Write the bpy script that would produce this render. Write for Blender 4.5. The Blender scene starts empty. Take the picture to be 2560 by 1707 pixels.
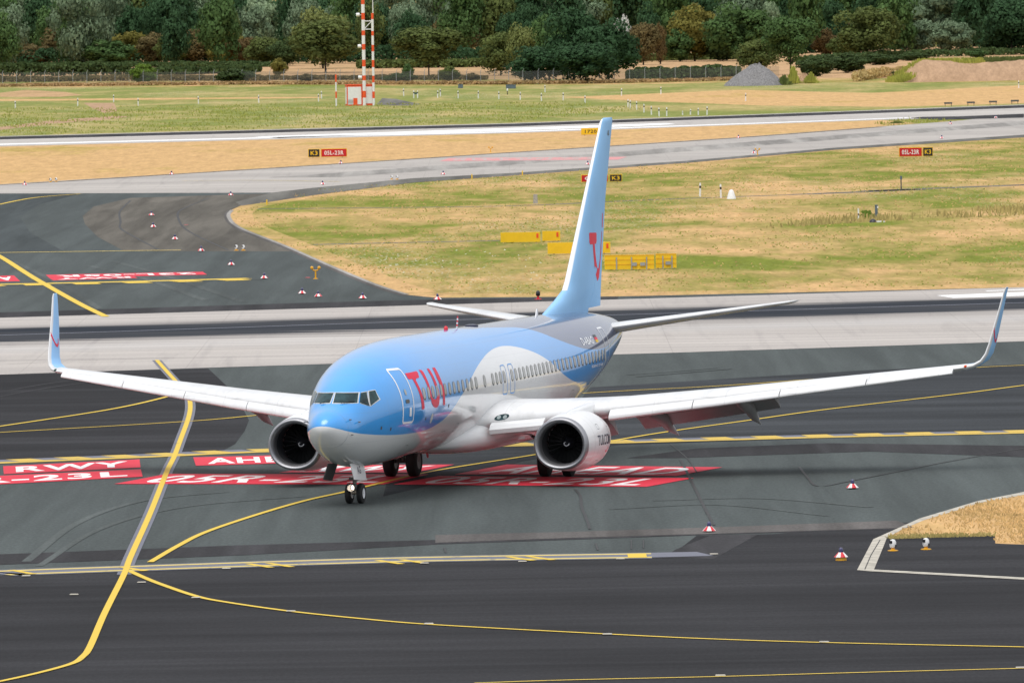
import bpy, bmesh, math, random
import numpy as np
from mathutils import Vector, Matrix
from mathutils.bvhtree import BVHTree
from mathutils.geometry import tessellate_polygon
SC = bpy.context.scene
COL = SC.collection
rnd = random.Random(7)

# ------------------------------------------------------------------ camera, sky, sun, exposure
CAM_H, PIT, ROLL, FPX = 18.064, 0.04072, 0.01601, 22859.8
cam_d = bpy.data.cameras.new('camera'); cam = bpy.data.objects.new('camera', cam_d); COL.objects.link(cam)
cam.matrix_world = (Matrix.Translation((0, 0, CAM_H)) @ Matrix.Rotation(math.pi / 2 - PIT, 4, 'X') @ Matrix.Rotation(-ROLL, 4, 'Z'))
cam_d.sensor_width = 36.0; cam_d.lens = FPX / 2560 * 36.0
cam_d.clip_start = 1.0; cam_d.clip_end = 20000.0
SC.camera = cam
cam_d.dof.use_dof = True; cam_d.dof.focus_distance = 322.0; cam_d.dof.aperture_fstop = 11.0
SUN_EL, SUN_AZ = math.radians(65), math.radians(200)      # azimuth clockwise from +Y
w = bpy.data.worlds.new('World'); SC.world = w; w.use_nodes = True
nt = w.node_tree; nt.nodes.clear()
sky = nt.nodes.new('ShaderNodeTexSky'); sky.sky_type = 'NISHITA'; sky.sun_disc = False
sky.sun_elevation = SUN_EL; sky.sun_rotation = SUN_AZ; sky.air_density = 1.0; sky.dust_density = 3.0; sky.ozone_density = 1.0
hs = nt.nodes.new('ShaderNodeHueSaturation'); hs.inputs['Saturation'].default_value = 0.30
bg = nt.nodes.new('ShaderNodeBackground'); bg.inputs['Strength'].default_value = 0.15
ow = nt.nodes.new('ShaderNodeOutputWorld')
# overcast: the clear sky blended with a white cloud deck that is brightest overhead
tcw = nt.nodes.new('ShaderNodeTexCoord'); spw = nt.nodes.new('ShaderNodeSeparateXYZ'); nt.links.new(tcw.outputs['Generated'], spw.inputs[0])
cdk = nt.nodes.new('ShaderNodeNewGeometry'); rmp = nt.nodes.new('ShaderNodeMapRange'); nt.links.new(spw.outputs[2], rmp.inputs[0])
rmp.inputs[3].default_value = 4.2; rmp.inputs[4].default_value = 9.5
cmb = nt.nodes.new('ShaderNodeMix'); cmb.data_type = 'RGBA'; cmb.inputs[0].default_value = 0.6
vml = nt.nodes.new('ShaderNodeMix'); vml.data_type = 'RGBA'; vml.blend_type = 'MULTIPLY'; vml.inputs[0].default_value = 1.0; vml.inputs[7].default_value = (0.97, 0.99, 1.03, 1)
nt.nodes.remove(cdk)
nt.links.new(rmp.outputs[0], vml.inputs[6]); nt.links.new(sky.outputs[0], hs.inputs['Color']); nt.links.new(hs.outputs[0], cmb.inputs[6]); nt.links.new(vml.outputs[2], cmb.inputs[7]); nt.links.new(cmb.outputs[2], bg.inputs[0]); nt.links.new(bg.outputs[0], ow.inputs[0])
sd = bpy.data.lights.new('sun', 'SUN'); sd.energy = 1.3; sd.angle = math.radians(48); sd.color = (1.0, 0.965, 0.91)
so = bpy.data.objects.new('sun', sd); COL.objects.link(so)
so.location = (0, 200, 120)
_dir = Vector((math.sin(SUN_AZ) * math.cos(SUN_EL), math.cos(SUN_AZ) * math.cos(SUN_EL), math.sin(SUN_EL)))
so.rotation_euler = _dir.to_track_quat('Z', 'Y').to_euler()
SC.view_settings.view_transform = 'Standard'; SC.view_settings.look = 'None'
SC.view_settings.exposure = 0.17; SC.view_settings.gamma = 1.0
SC.cycles.max_bounces = 8; SC.cycles.transparent_max_bounces = 16

# ------------------------------------------------------------------ photo pixel -> ground point
K = 2560 / 2352.0
def ray(dx, dy):
    u = dx * K - 1280; v = dy * K - 853.5
    cr, sr = math.cos(ROLL), math.sin(ROLL)
    a = u * cr - v * sr; b = u * sr + v * cr
    c, s = math.cos(PIT), math.sin(PIT)
    return Vector((a / FPX, c - (b / FPX) * s, -s - (b / FPX) * c))
def G(dx, dy, z=0.0):
    d = ray(dx, dy); t = (z - CAM_H) / d.z
    return Vector((d.x * t, d.y * t, z))
def ppm(p): return FPX / K / p.y           # picture units per metre at a ground point

# ------------------------------------------------------------------ tagging and mesh helpers
def tag(o, label=None, cat=None, group=None, kind=None):
    if label: o['label'] = label
    if cat: o['category'] = cat
    if group: o['group'] = group
    if kind: o['kind'] = kind
    return o
def empty(name, loc=(0, 0, 0), rz=0.0, label=None, cat=None, group=None):
    o = bpy.data.objects.new(name, None); COL.objects.link(o)
    o.location = loc; o.rotation_euler = (0, 0, rz); o.empty_display_size = 0.3
    return tag(o, label, cat, group)
def mobj(name, verts, faces, mats, parent=None, midx=None, smooth=None, recalc=False):
    me = bpy.data.meshes.new(name)
    me.from_pydata([tuple(v) for v in verts], [], faces)
    for m in (mats if isinstance(mats, (list, tuple)) else [mats]): me.materials.append(m)
    if midx is not None: me.polygons.foreach_set('material_index', midx)
    if recalc:
        bm = bmesh.new(); bm.from_mesh(me); bmesh.ops.recalc_face_normals(bm, faces=bm.faces); bm.to_mesh(me); bm.free()
    if smooth is not None:
        me.polygons.foreach_set('use_smooth', [True] * len(me.polygons))
        me.set_sharp_from_angle(angle=math.radians(smooth))
    me.update()
    o = bpy.data.objects.new(name, me); COL.objects.link(o)
    if parent is not None: o.parent = parent
    return o
class MB:
    """collects simple shapes into one mesh"""
    def __init__(s): s.v = []; s.f = []; s.m = []
    def add(s, vs, fs, mi=0):
        n = len(s.v); s.v += [tuple(v) for v in vs]; s.f += [tuple(i + n for i in f) for f in fs]; s.m += [mi] * len(fs); return s
    def box(s, c, size, mi=0, rz=0.0, taper=1.0):
        x, y, z = [q / 2 for q in size]; vs = []
        cr, sr = math.cos(rz), math.sin(rz)
        for k, t in ((-z, 1.0), (z, taper)):
            for a, b in ((-x, -y), (x, -y), (x, y), (-x, y)):
                a *= t; b *= t
                vs.append((c[0] + a * cr - b * sr, c[1] + a * sr + b * cr, c[2] + k))
        return s.add(vs, [(3, 2, 1, 0), (4, 5, 6, 7), (0, 1, 5, 4), (1, 2, 6, 5), (2, 3, 7, 6), (3, 0, 4, 7)], mi)
    def lathe(s, prof, n=16, c=(0, 0, 0), axis='z', mi=0, mis=None, cap=True):
        vs = []; fs = []
        for (h, r) in prof:
            for i in range(n):
                a = 2 * math.pi * i / n
                p = (r * math.cos(a), r * math.sin(a), h)
                if axis == 'y': p = (p[0], h, p[1])
                if axis == 'x': p = (h, p[0], p[1])
                vs.append((c[0] + p[0], c[1] + p[1], c[2] + p[2]))
        mm = []
        for j in range(len(prof) - 1):
            for i in range(n):
                k = (i + 1) % n
                fs.append((j * n + i, j * n + k, (j + 1) * n + k, (j + 1) * n + i)); mm.append(mis[j] if mis else mi)
        if cap:
            fs.append(tuple(range(n))[::-1]); mm.append(mm[0]); fs.append(tuple((len(prof) - 1) * n + i for i in range(n))); mm.append(mm[-2])
        k0 = len(s.m); s.add(vs, fs, 0); s.m[k0:] = mm; return s
    def tube(s, pts, r, n=8, mi=0):
        pts = [Vector(p) for p in pts]; vs = []; fs = []
        for i, p in enumerate(pts):
            t = (pts[min(i + 1, len(pts) - 1)] - pts[max(i - 1, 0)]).normalized()
            a = t.orthogonal().normalized() if i == 0 else (a - t * a.dot(t)).normalized()
            b = t.cross(a); rr = r[i] if isinstance(r, (list, tuple)) else r
            for k in range(n):
                q = 2 * math.pi * k / n; vs.append(p + (a * math.cos(q) + b * math.sin(q)) * rr)
        for i in range(len(pts) - 1):
            for k in range(n):
                m = (k + 1) % n; fs.append((i * n + k, i * n + m, (i + 1) * n + m, (i + 1) * n + k))
        fs.append(tuple(range(n))[::-1]); fs.append(tuple((len(pts) - 1) * n + k for k in range(n)))
        return s.add(vs, fs, mi)
    def build(s, name, mats, parent=None, smooth=40, recalc=True):
        return mobj(name, s.v, s.f, mats, parent, s.m, smooth, recalc)
def copy_tree(o, parent=None):
    c = o.copy(); COL.objects.link(c)
    if parent is not None: c.parent = parent
    for ch in o.children: copy_tree(ch, c)
    return c

# ------------------------------------------------------------------ materials
def nodes_of(name):
    m = bpy.data.materials.new(name); m.use_nodes = True
    n = m.node_tree; n.nodes.clear()
    out = n.nodes.new('ShaderNodeOutputMaterial'); b = n.nodes.new('ShaderNodeBsdfPrincipled')
    n.links.new(b.outputs[0], out.inputs[0]); return m, n, b
def noise(n, scale, mapping=None, detail=4.0, rough=0.55, coord='Object', rot=0.0, dist=0.0):
    tc = n.nodes.new('ShaderNodeTexCoord'); mp = n.nodes.new('ShaderNodeMapping'); t = n.nodes.new('ShaderNodeTexNoise')
    n.links.new(tc.outputs[coord], mp.inputs[0]); n.links.new(mp.outputs[0], t.inputs['Vector'])
    if mapping: mp.inputs['Scale'].default_value = mapping
    mp.inputs['Rotation'].default_value = (0, 0, rot)
    t.inputs['Scale'].default_value = scale; t.inputs['Detail'].default_value = detail; t.inputs['Roughness'].default_value = rough
    t.inputs['Distortion'].default_value = dist
    return t.outputs['Fac']
def ramp(n, fac, stops):
    r = n.nodes.new('ShaderNodeValToRGB'); e = r.color_ramp.elements
    while len(e) < len(stops): e.new(0.5)
    for q, (p, c) in zip(e, stops):
        q.position = p; q.color = tuple(c) + (1,) if len(c) == 3 else c
    n.links.new(fac, r.inputs[0]); return r.outputs[0]
def mix(n, fac, a, b, mode='MIX'):
    m = n.nodes.new('ShaderNodeMix'); m.data_type = 'RGBA'; m.blend_type = mode; m.clamp_factor = True
    for i, v in ((0, fac), (6, a), (7, b)):
        if hasattr(v, 'links') or hasattr(v, 'is_linked'): n.links.new(v, m.inputs[i])
        elif i == 0: m.inputs[0].default_value = v
        else: m.inputs[i].default_value = tuple(v) + (1,)
    return m.outputs[2]
def math_n(n, op, a, b=0.0, clamp=False):
    m = n.nodes.new('ShaderNodeMath'); m.operation = op; m.use_clamp = clamp
    for i, v in ((0, a), (1, b)):
        if hasattr(v, 'is_linked'): n.links.new(v, m.inputs[i])
        else: m.inputs[i].default_value = v
    return m.outputs[0]
def paint(name, col, rough=0.45, metal=0.0, coat=0.0, var=0.12, scale=3.0, spec=0.5):
    m, n, b = nodes_of(name)
    f = noise(n, scale)
    lo = [c * (1 - var) for c in col]; hi = [min(1, c * (1 + var)) for c in col]
    n.links.new(ramp(n, f, [(0.3, lo), (0.7, hi)]), b.inputs['Base Color'])
    b.inputs['Roughness'].default_value = rough; b.inputs['Metallic'].default_value = metal
    b.inputs['Specular IOR Level'].default_value = spec
    b.inputs['Coat Weight'].default_value = coat; b.inputs['Coat Roughness'].default_value = 0.03
    return m
def asphalt(name, col, var=0.25, rot=0.0, streak=0.35, rough=0.9, along=(1.0, 0.035, 1)):
    m, n, b = nodes_of(name)
    big = noise(n, 0.05, (1, 0.35, 1), 5, 0.6, rot=rot)
    st = noise(n, 0.35, along, 4, 0.6, rot=rot * .3, dist=0.6)
    st2 = noise(n, 0.6, (along[0], along[1] * 1.3, 1), 3, 0.6, rot=rot * .5 + .06, dist=0.8)
    grain = noise(n, 9.0, (1, 0.25, 1), 2, 0.7)
    c1 = ramp(n, big, [(0.3, [c * (1 - var) for c in col]), (0.7, [c * (1 + var) for c in col])])
    s1 = ramp(n, st, [(0.38, (1, 1, 1)), (0.62, (1 - streak, 1 - streak, 1 - streak))])
    s2 = ramp(n, st2, [(0.42, (1, 1, 1)), (0.6, (1 + streak * .6,) * 3)])
    s3 = ramp(n, grain, [(0.3, (0.86, 0.86, 0.86)), (0.7, (1.14, 1.14, 1.14))])
    c = mix(n, 1.0, c1, s1, 'MULTIPLY'); c = mix(n, 1.0, c, s2, 'MULTIPLY'); c = mix(n, 1.0, c, s3, 'MULTIPLY')
    n.links.new(c, b.inputs['Base Color']); b.inputs['Roughness'].default_value = rough; b.inputs['Specular IOR Level'].default_value = 0.06
    return m
def grass_mat(name, dry, green, amount, flowers=0.0):
    """dry and green turf; amount is the share of green patches"""
    m, n, b = nodes_of(name)
    big = noise(n, 0.075, (1.0, 0.28, 1), 6, 0.62, dist=0.6)
    med = noise(n, 0.35, (1.0, 0.2, 1), 5, 0.65)
    fine = noise(n, 3.0, (1.0, 0.16, 1), 3, 0.7)
    band = noise(n, 0.022, (0.22, 1, 1), 3, 0.6)
    f = math_n(n, 'ADD', math_n(n, 'ADD', math_n(n, 'MULTIPLY', big, 0.46), math_n(n, 'MULTIPLY', med, 0.22)), math_n(n, 'MULTIPLY', band, 0.32))
    c0 = 0.5 + (0.5 - amount) * 0.42
    g = ramp(n, f, [(max(0, c0 - 0.06), (0, 0, 0)), (min(1, c0 + 0.07), (1, 1, 1))])
    c = mix(n, g, dry, green)
    med2 = noise(n, 0.9, (1.0, 0.12, 1), 4, 0.7)
    c = mix(n, 1.0, c, ramp(n, med2, [(0.3, (0.82, 0.82, 0.80)), (0.7, (1.15, 1.15, 1.15))]), 'MULTIPLY')
    c = mix(n, 1.0, c, ramp(n, fine, [(0.3, (0.86, 0.86, 0.86)), (0.7, (1.14, 1.14, 1.14))]), 'MULTIPLY')
    if flowers:
        z = noise(n, 0.06, (1, 0.2, 1), 3, 0.5); s = noise(n, 5.0, (1, 0.15, 1), 1, 0.5)
        k = math_n(n, 'MULTIPLY', ramp(n, z, [(0.5, (0, 0, 0)), (0.62, (1, 1, 1))]), ramp(n, s, [(0.6, (0, 0, 0)), (0.66, (1, 1, 1))]))
        c = mix(n, math_n(n, 'MULTIPLY', k, flowers), c, (0.75, 0.76, 0.68))
    n.links.new(c, b.inputs['Base Color']); b.inputs['Roughness'].default_value = 1.0; b.inputs['Specular IOR Level'].default_value = 0.05
    return m
def worn_paint(name, col, wear_col, wear=0.3):
    m, n, b = nodes_of(name)
    f = noise(n, 1.6, (1, 0.25, 1), 6, 0.75)
    g = noise(n, 0.25, (1, 0.3, 1), 3, 0.6)
    t = math_n(n, 'ADD', math_n(n, 'MULTIPLY', f, 0.75), math_n(n, 'MULTIPLY', g, 0.25))
    n.links.new(mix(n, ramp(n, t, [(0.68 - wear * 0.35, (0, 0, 0)), (0.78 - wear * 0.3, (1, 1, 1))]), col, wear_col), b.inputs['Base Color'])
    b.inputs['Roughness'].default_value = 0.75; b.inputs['Specular IOR Level'].default_value = 0.3
    return m
M = {}
DRY = (0.53, 0.338, 0.158); GRN = (0.168, 0.195, 0.030)
M['grass_mid'] = grass_mat('turf mixed', DRY, GRN, 0.53, 0.25)
M['grass_verge'] = grass_mat('turf verge', DRY, (0.25, 0.235, 0.055), 0.42)
M['grass_dry'] = grass_mat('turf dry', DRY, (0.36, 0.28, 0.07), 0.28)
M['grass_meadow'] = grass_mat('turf meadow', (0.40, 0.32, 0.135), (0.20, 0.225, 0.06), 0.56, 0.3)
M['stubble'] = grass_mat('stubble', (0.47, 0.30, 0.165), (0.36, 0.245, 0.12), 0.4)
M['soil'] = grass_mat('bare soil', (0.40, 0.262, 0.165), (0.35, 0.235, 0.145), 0.3)
M['asphalt'] = asphalt('asphalt grey', (0.078, 0.090, 0.089), 0.09, 0.0, 0.22)
M['asphalt_dark'] = asphalt('asphalt dark', (0.0345, 0.0345, 0.0375), 0.20, 0.05, 0.34, along=(0.05, 0.6, 1))
M['asphalt_blue'] = asphalt('asphalt dark right', (0.044, 0.048, 0.053), 0.16, 0.05, 0.35, along=(0.04, 0.5, 1))
M['asphalt_brown'] = asphalt('asphalt brownish', (0.122, 0.112, 0.096), 0.15, 0.9)
M['asphalt_pink'] = asphalt('asphalt pinkish', (0.112, 0.104, 0.100), 0.12)
M['asphalt_soft'] = asphalt('asphalt worn bend', (0.060, 0.070, 0.072), 0.1, 0.1, 0.25)
M['asphalt_seam'] = asphalt('asphalt band', (0.046, 0.045, 0.048), 0.12, 0.2)
M['shoulder'] = asphalt('shoulder asphalt', (0.15, 0.145, 0.13), 0.2)
M['wear'] = asphalt('worn concrete', (0.31, 0.295, 0.275), 0.12)
M['tar'] = paint('tar seam', (0.022, 0.022, 0.022), 0.7)
M['kerb'] = paint('kerb concrete', (0.42, 0.39, 0.33), 0.9, var=0.3, scale=2.0)
M['yellow'] = worn_paint('marking yellow', (0.66, 0.46, 0.055), (0.22, 0.19, 0.11), 0.25)
M['yellow_mid'] = worn_paint('marking yellow worn', (0.58, 0.40, 0.075), (0.22, 0.20, 0.14), 0.32)
M['yellow_pale'] = worn_paint('marking yellow pale', (0.62, 0.48, 0.14), (0.22, 0.21, 0.17), 0.35)
M['mark_grey'] = worn_paint('marking grey', (0.15, 0.155, 0.19), (0.10, 0.11, 0.12), 0.4)
M['mark_white'] = worn_paint('marking white', (0.80, 0.80, 0.79), (0.55, 0.53, 0.5), 0.2)
M['mark_red'] = worn_paint('marking red', (0.62, 0.028, 0.055), (0.30, 0.05, 0.06), 0.2)
M['mark_red_old'] = worn_paint('marking red faded', (0.60, 0.25, 0.25), (0.43, 0.40, 0.37), 0.5)
M['white'] = paint('white plastic', (0.78, 0.78, 0.77), 0.4, var=0.05)
M['red'] = paint('signal red', (0.62, 0.02, 0.035), 0.4)
M['orange_red'] = paint('mast orange red', (0.80, 0.085, 0.012), 0.5)
M['black'] = paint('black plastic', (0.012, 0.012, 0.016), 0.35)
M['navy_glass'] = paint('blue lamp glass', (0.010, 0.012, 0.09), 0.1, coat=0.6)
M['sign_yellow'] = paint('sign yellow', (0.80, 0.50, 0.008), 0.45, var=0.05)
M['lamp_yellow'] = paint('lamp yellow', (0.72, 0.36, 0.01), 0.45)
M['sign_red'] = paint('sign red', (0.50, 0.006, 0.012), 0.35, var=0.05)
M['grey_metal'] = paint('galvanised', (0.34, 0.36, 0.37), 0.5, 0.4)
M['dark_green'] = paint('dark green', (0.02, 0.07, 0.05), 0.5)
M['blue_grey'] = paint('blue grey box', (0.10, 0.14, 0.17), 0.5)
M['stone'] = paint('pale stone', (0.35, 0.33, 0.30), 0.9, var=0.35, scale=8)
M['gravel'] = paint('gravel', (0.19, 0.185, 0.185), 0.95, var=0.45, scale=5)
M['rubber'] = paint('tyre rubber', (0.012, 0.012, 0.013), 0.75)

# concrete runway surfaces with joints and tyre rubber that streaks along the runway
def runway_mat(name, rubber=True, base=(0.46, 0.425, 0.395)):
    m, n, b = nodes_of(name)
    big = noise(n, 0.06, (0.3, 1, 1), 4, 0.6)
    st = noise(n, 0.55, (0.02, 1, 1), 5, 0.7, dist=0.4)
    st3 = noise(n, 0.9, (0.9, 0.03, 1), 3, 0.6, dist=1.0)
    gr = noise(n, 7.0, (1, 0.3, 1), 2, 0.7)
    c = ramp(n, big, [(0.3, [q * 0.9 for q in base]), (0.7, [q * 1.08 for q in base])])
    c = mix(n, 1.0, c, ramp(n, st, [(0.42, (1, 1, 1)), (0.75, (0.62, 0.62, 0.64))]), 'MULTIPLY')
    c = mix(n, 1.0, c, ramp(n, st3, [(0.55, (1, 1, 1)), (0.75, (0.86, 0.86, 0.87))]), 'MULTIPLY')
    c = mix(n, 1.0, c, ramp(n, gr, [(0.3, (0.94, 0.94, 0.94)), (0.7, (1.06, 1.06, 1.06))]), 'MULTIPLY')
    tc = n.nodes.new('ShaderNodeTexCoord'); sp = n.nodes.new('ShaderNodeSeparateXYZ'); n.links.new(tc.outputs['Object'], sp.inputs[0])
    j = math_n(n, 'FRACT', math_n(n, 'DIVIDE', sp.outputs[0], 7.5))
    c = mix(n, ramp(n, j, [(0.0, (0.5, 0.5, 0.5)), (0.007, (0, 0, 0))]), c, [q * 0.45 for q in base])
    if rubber:
        # local y 0 (near edge) .. 1 (far edge) comes in as the sheet's UV
        uv = n.nodes.new('ShaderNodeUVMap'); s2 = n.nodes.new('ShaderNodeSeparateXYZ'); n.links.new(uv.outputs[0], s2.inputs[0])
        wob = math_n(n, 'MULTIPLY', math_n(n, 'SUBTRACT', st, 0.5), 0.16)
        v = math_n(n, 'ADD', s2.outputs[1], wob)
        band = ramp(n, v, [(0.44, (0, 0, 0)), (0.53, (0.35, 0.35, 0.35)), (0.56, (1, 1, 1)), (0.76, (1, 1, 1)), (0.81, (0.2, 0.2, 0.2)), (0.86, (0, 0, 0))])
        patch = noise(n, 0.16, (0.35, 1, 1), 2, 0.5)
        band = math_n(n, 'MULTIPLY', band, ramp(n, patch, [(0.3, (1, 1, 1)), (0.75, (0.93, 0.93, 0.93))]))
        c = mix(n, band, c, (0.020, 0.025, 0.034))
        pale = ramp(n, v, [(0.30, (0, 0, 0)), (0.40, (1, 1, 1)), (0.5, (0, 0, 0))])
        c = mix(n, math_n(n, 'MULTIPLY', pale, 0.22), c, (0.60, 0.60, 0.60))
    n.links.new(c, b.inputs['Base Color']); b.inputs['Roughness'].default_value = 0.9; b.inputs['Specular IOR Level'].default_value = 0.06
    return m
M['runway'] = runway_mat('runway concrete'); M['concrete'] = runway_mat('taxiway concrete', False, (0.43, 0.40, 0.37))
M['concrete2'] = runway_mat('far runway concrete', False, (0.48, 0.45, 0.42))

# ------------------------------------------------------------------ ground sheets
LIFT = {'n': 0}
def carry_on(pts, closed=True):
    """let ends that lie outside the view run on in a straight line, so the place does not stop there"""
    out = []; n = len(pts)
    for i, (x, y) in enumerate(pts):
        lo, hi = -3200 < x <= -590, 2690 <= x < 5600
        if lo or hi:
            for j in (i - 1, i + 1):
                if not closed and not 0 <= j < n: continue
                nx, ny = pts[j % n]
                if (lo and nx > -590) or (hi and nx < 2690):
                    X = -3200 if lo else 5600; y = y + (X - x) * (y - ny) / (x - nx); x = X; break
        out.append((x, y))
    return out
def sheet(name, pts, z, mat, label=None, world=False, kind='structure'):
    if not world: pts = carry_on(pts)
    P = [Vector((p[0], p[1], z)) if world else G(*p) for p in pts]
    P = [Vector((p.x, p.y, z)) for p in P]
    tris = tessellate_polygon([P])
    fs = []
    for t in tris:
        a, b, c = (P[i] for i in t)
        fs.append(t if (b - a).cross(c - a).z > 0 else t[::-1])
    o = mobj(name, P, fs, mat); o['kind'] = kind
    if label: o['label'] = label
    return o
def spline(pts, k=8):
    P = [Vector(p) for p in pts]
    if len(P) < 3: return P
    out = []
    for i in range(len(P) - 1):
        p0 = P[i - 1] if i else P[0] * 2 - P[1]; p1 = P[i]; p2 = P[i + 1]; p3 = P[i + 2] if i + 2 < len(P) else P[-1] * 2 - P[-2]
        for j in range(k):
            t = j / k
            out.append(0.5 * (2 * p1 + (p2 - p0) * t + (2 * p0 - 5 * p1 + 4 * p2 - p3) * t * t + (3 * p1 - p0 - 3 * p2 + p3) * t ** 3))
    out.append(P[-1]); return out
def ribbon_vf(pts, w0, w1=None, z=0.0):
    """strip along world polyline; w0 / w1 are the offsets to both sides"""
    w1 = -w0 if w1 is None else w1
    vs = []; fs = []
    for i, p in enumerate(pts):
        t = (pts[min(i + 1, len(pts) - 1)] - pts[max(i - 1, 0)]); t.z = 0; t.normalize(); nn = Vector((-t.y, t.x, 0))
        for ww in (w0, w1):
            q = p + nn * ww; vs.append((q.x, q.y, z))
    for i in range(len(pts) - 1): fs.append((2 * i, 2 * i + 1, 2 * i + 3, 2 * i + 2))
    fs2 = []
    for f in fs:
        a, b, c = (Vector(vs[k]) for k in f[:3]); fs2.append(f if (b - a).cross(c - a).z > 0 else f[::-1])
    return vs, fs2
def line(name, dpts, width, z, mat, k=8, label=None):
    dpts = carry_on(dpts, False)
    pts = spline([G(*p) for p in dpts], k)
    vs, fs = ribbon_vf(pts, width / 2, None, z)
    o = mobj(name, vs, fs, mat); o['kind'] = 'structure'
    if label: o['label'] = label
    return o
sheet('grass_field', [(-4500, -600), (4500, -600), (4500, 9000), (-4500, 9000)], 0.0, M['grass_mid'], 'dry and green mown airfield grass', world=True)
Z1, Z2, Z3, Z4, Z5, Z6, Z7 = [0.004 * i for i in range(1, 8)]
# stubble field behind the fence, meadow between fence and far runway, dry verge strips
sheet('stubble_field', [(-900, 192), (3300, 174), (3300, 100), (-900, 128)], Z1, M['stubble'])
sheet('grass_meadow', [(-900, 205), (1200, 198), (1700, 190), (3300, 190), (3300, 214), (2352, 242), (1176, 284), (0, 314), (-900, 338)], Z1, M['grass_meadow'])
sheet('dry_verge', [(1290, 224), (1700, 207), (2000, 214), (2352, 196), (3000, 185), (3000, 222), (2352, 238), (2050, 246), (1750, 243), (1480, 233)], Z2, M['grass_dry'])
sheet('dry_verge', [(-600, 236), (120, 232), (420, 229), (740, 226), (735, 223), (420, 225), (120, 228), (-600, 230)], Z2, M['grass_dry'])
sheet('soil_patch', [(192, 237), (262, 237), (270, 256), (240, 260), (218, 252)], Z2, M['soil'])
sheet('dirt_track', [(0, 292), (120, 277), (260, 267), (300, 268), (260, 274), (120, 285), (0, 299)], Z2, M['soil'])
sheet('dirt_track', [(0, 214), (60, 207), (150, 212), (190, 219), (140, 223), (0, 223)], Z3, M['stubble'])
sheet('access_road', [(866, 240), (878, 226), (910, 228), (966, 240), (940, 243), (900, 243)], Z3, M['shoulder'])
sheet('dry_verge', [(-600, 362), (0, 337), (1176, 306), (2026, 276), (2100, 283), (2026, 291), (1696, 316), (1176, 350), (780, 376), (400, 400), (0, 424), (-600, 441)], Z1, M['grass_dry'])
# far runway
sheet('far_runway', [(-900, 344), (0, 321), (1176, 291), (2352, 248), (3000, 226), (3000, 252), (2352, 268), (2026, 276), (1176, 306.5), (0, 337), (-900, 362)], Z2, M['concrete2'])
sheet('runway_shoulder', [(-900, 338), (0, 315), (1176, 285), (2352, 242), (3000, 220), (3000, 226), (2352, 248), (1176, 291), (0, 321), (-900, 344)], Z3, M['asphalt_seam'])
sheet('runway_edge_line', [(-900, 336.2), (0, 313.6), (1176, 283.6), (2352, 240.8), (3000, 219), (3000, 220), (2352, 242), (1176, 284.9), (0, 314.9), (-900, 338)], Z3, M['concrete2'])
sheet('runway_marking', [(582, 314.5), (1176, 294.5), (1530, 283.5), (1551, 285.5), (1500, 288.5), (1176, 300.5), (640, 317.5)], Z3, M['mark_white'])
sheet('runway_edge_line', [(-900, 353), (0, 331), (1176, 302.2), (1790, 281), (2093, 270), (2093, 271.3), (1790, 282.6), (1176, 304.2), (0, 333.4), (-900, 356)], Z3, M['mark_white'])
# taxiway running into it, with its asphalt verge
sheet('taxiway', [(-560, 440), (0, 424), (400, 400), (780, 376), (1176, 350), (1696, 316), (2026, 291), (2190, 279), (2352, 262), (2800, 240), (2800, 300), (2352, 310), (1916, 340), (1576, 370), (1176, 398), (950, 410), (720, 432), (625, 443), (0, 445), (-560, 445.5)], Z3, M['concrete'])
sheet('asphalt_patch', [(2090, 272), (2160, 276), (2352, 271), (2352, 262), (2200, 268), (2120, 269)], Z4, M['asphalt_seam'])
line('grass_edge', [(-300, 432.6), (0, 425), (400, 401), (780, 377), (1176, 351), (1696, 317), (2026, 292)], 1.2, Z4, M['asphalt_brown'])
line('taxiway_wear', [(700, 408), (1176, 374), (1576, 343), (2026, 308), (2600, 264)], 7.0, Z4, M['wear'])
sheet('taxiway_shoulder', [(625, 443), (720, 432), (950, 410), (1176, 398), (1576, 370), (1916, 340), (2352, 310), (2800, 300), (2800, 305), (2352, 316), (1916, 345), (1576, 375), (1176, 404), (950, 420), (720, 449), (620, 464), (555, 473), (540, 465)], Z4, M['shoulder'])
# near asphalt: turn-off beyond the runway and the whole manoeuvring area this side of it
sheet('taxiway_asphalt', [(-900, 445), (0, 445), (625, 443), (700, 447), (620, 462), (560, 470), (533, 481), (523, 492), (525, 503), (535, 515), (560, 528), (650, 565), (760, 613), (860, 654), (930, 677), (1000, 684), (1420, 681), (2352, 660), (3000, 645), (3000, 662), (2352, 666), (1420, 690), (0, 733), (-900, 762)], Z2, M['asphalt'])
sheet('asphalt_field', [(-900, 447), (0, 447), (185, 446), (90, 470), (45, 498), (70, 535), (150, 580), (-900, 585)], Z3, M['asphalt_soft'])
sheet('asphalt_field', [(300, 455), (620, 445), (690, 447), (610, 463), (555, 472), (530, 483), (521, 493), (524, 505), (535, 517), (560, 531), (640, 563), (680, 578), (285, 577), (225, 545), (195, 515), (190, 497), (215, 475)], Z3, M['asphalt_brown'])
sheet('asphalt_seam', [(-900, 737), (0, 718), (700, 696), (1000, 688), (1420, 681.5), (1420, 688), (1000, 701), (0, 731), (-900, 758)], Z2 + .002, M['asphalt_seam'])
line('kerb_strip', [(528, 484), (520, 493), (523, 505), (534, 518), (560, 532), (650, 567.5), (760, 617), (860, 658), (930, 680)], 0.35, Z4, M['asphalt_pink'])
line('kerb_strip', [(533, 483), (525, 493), (528, 504), (539, 516), (565, 530), (655, 565.5), (765, 614), (865, 655), (935, 677)], 0.3, Z5, M['wear'])
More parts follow.
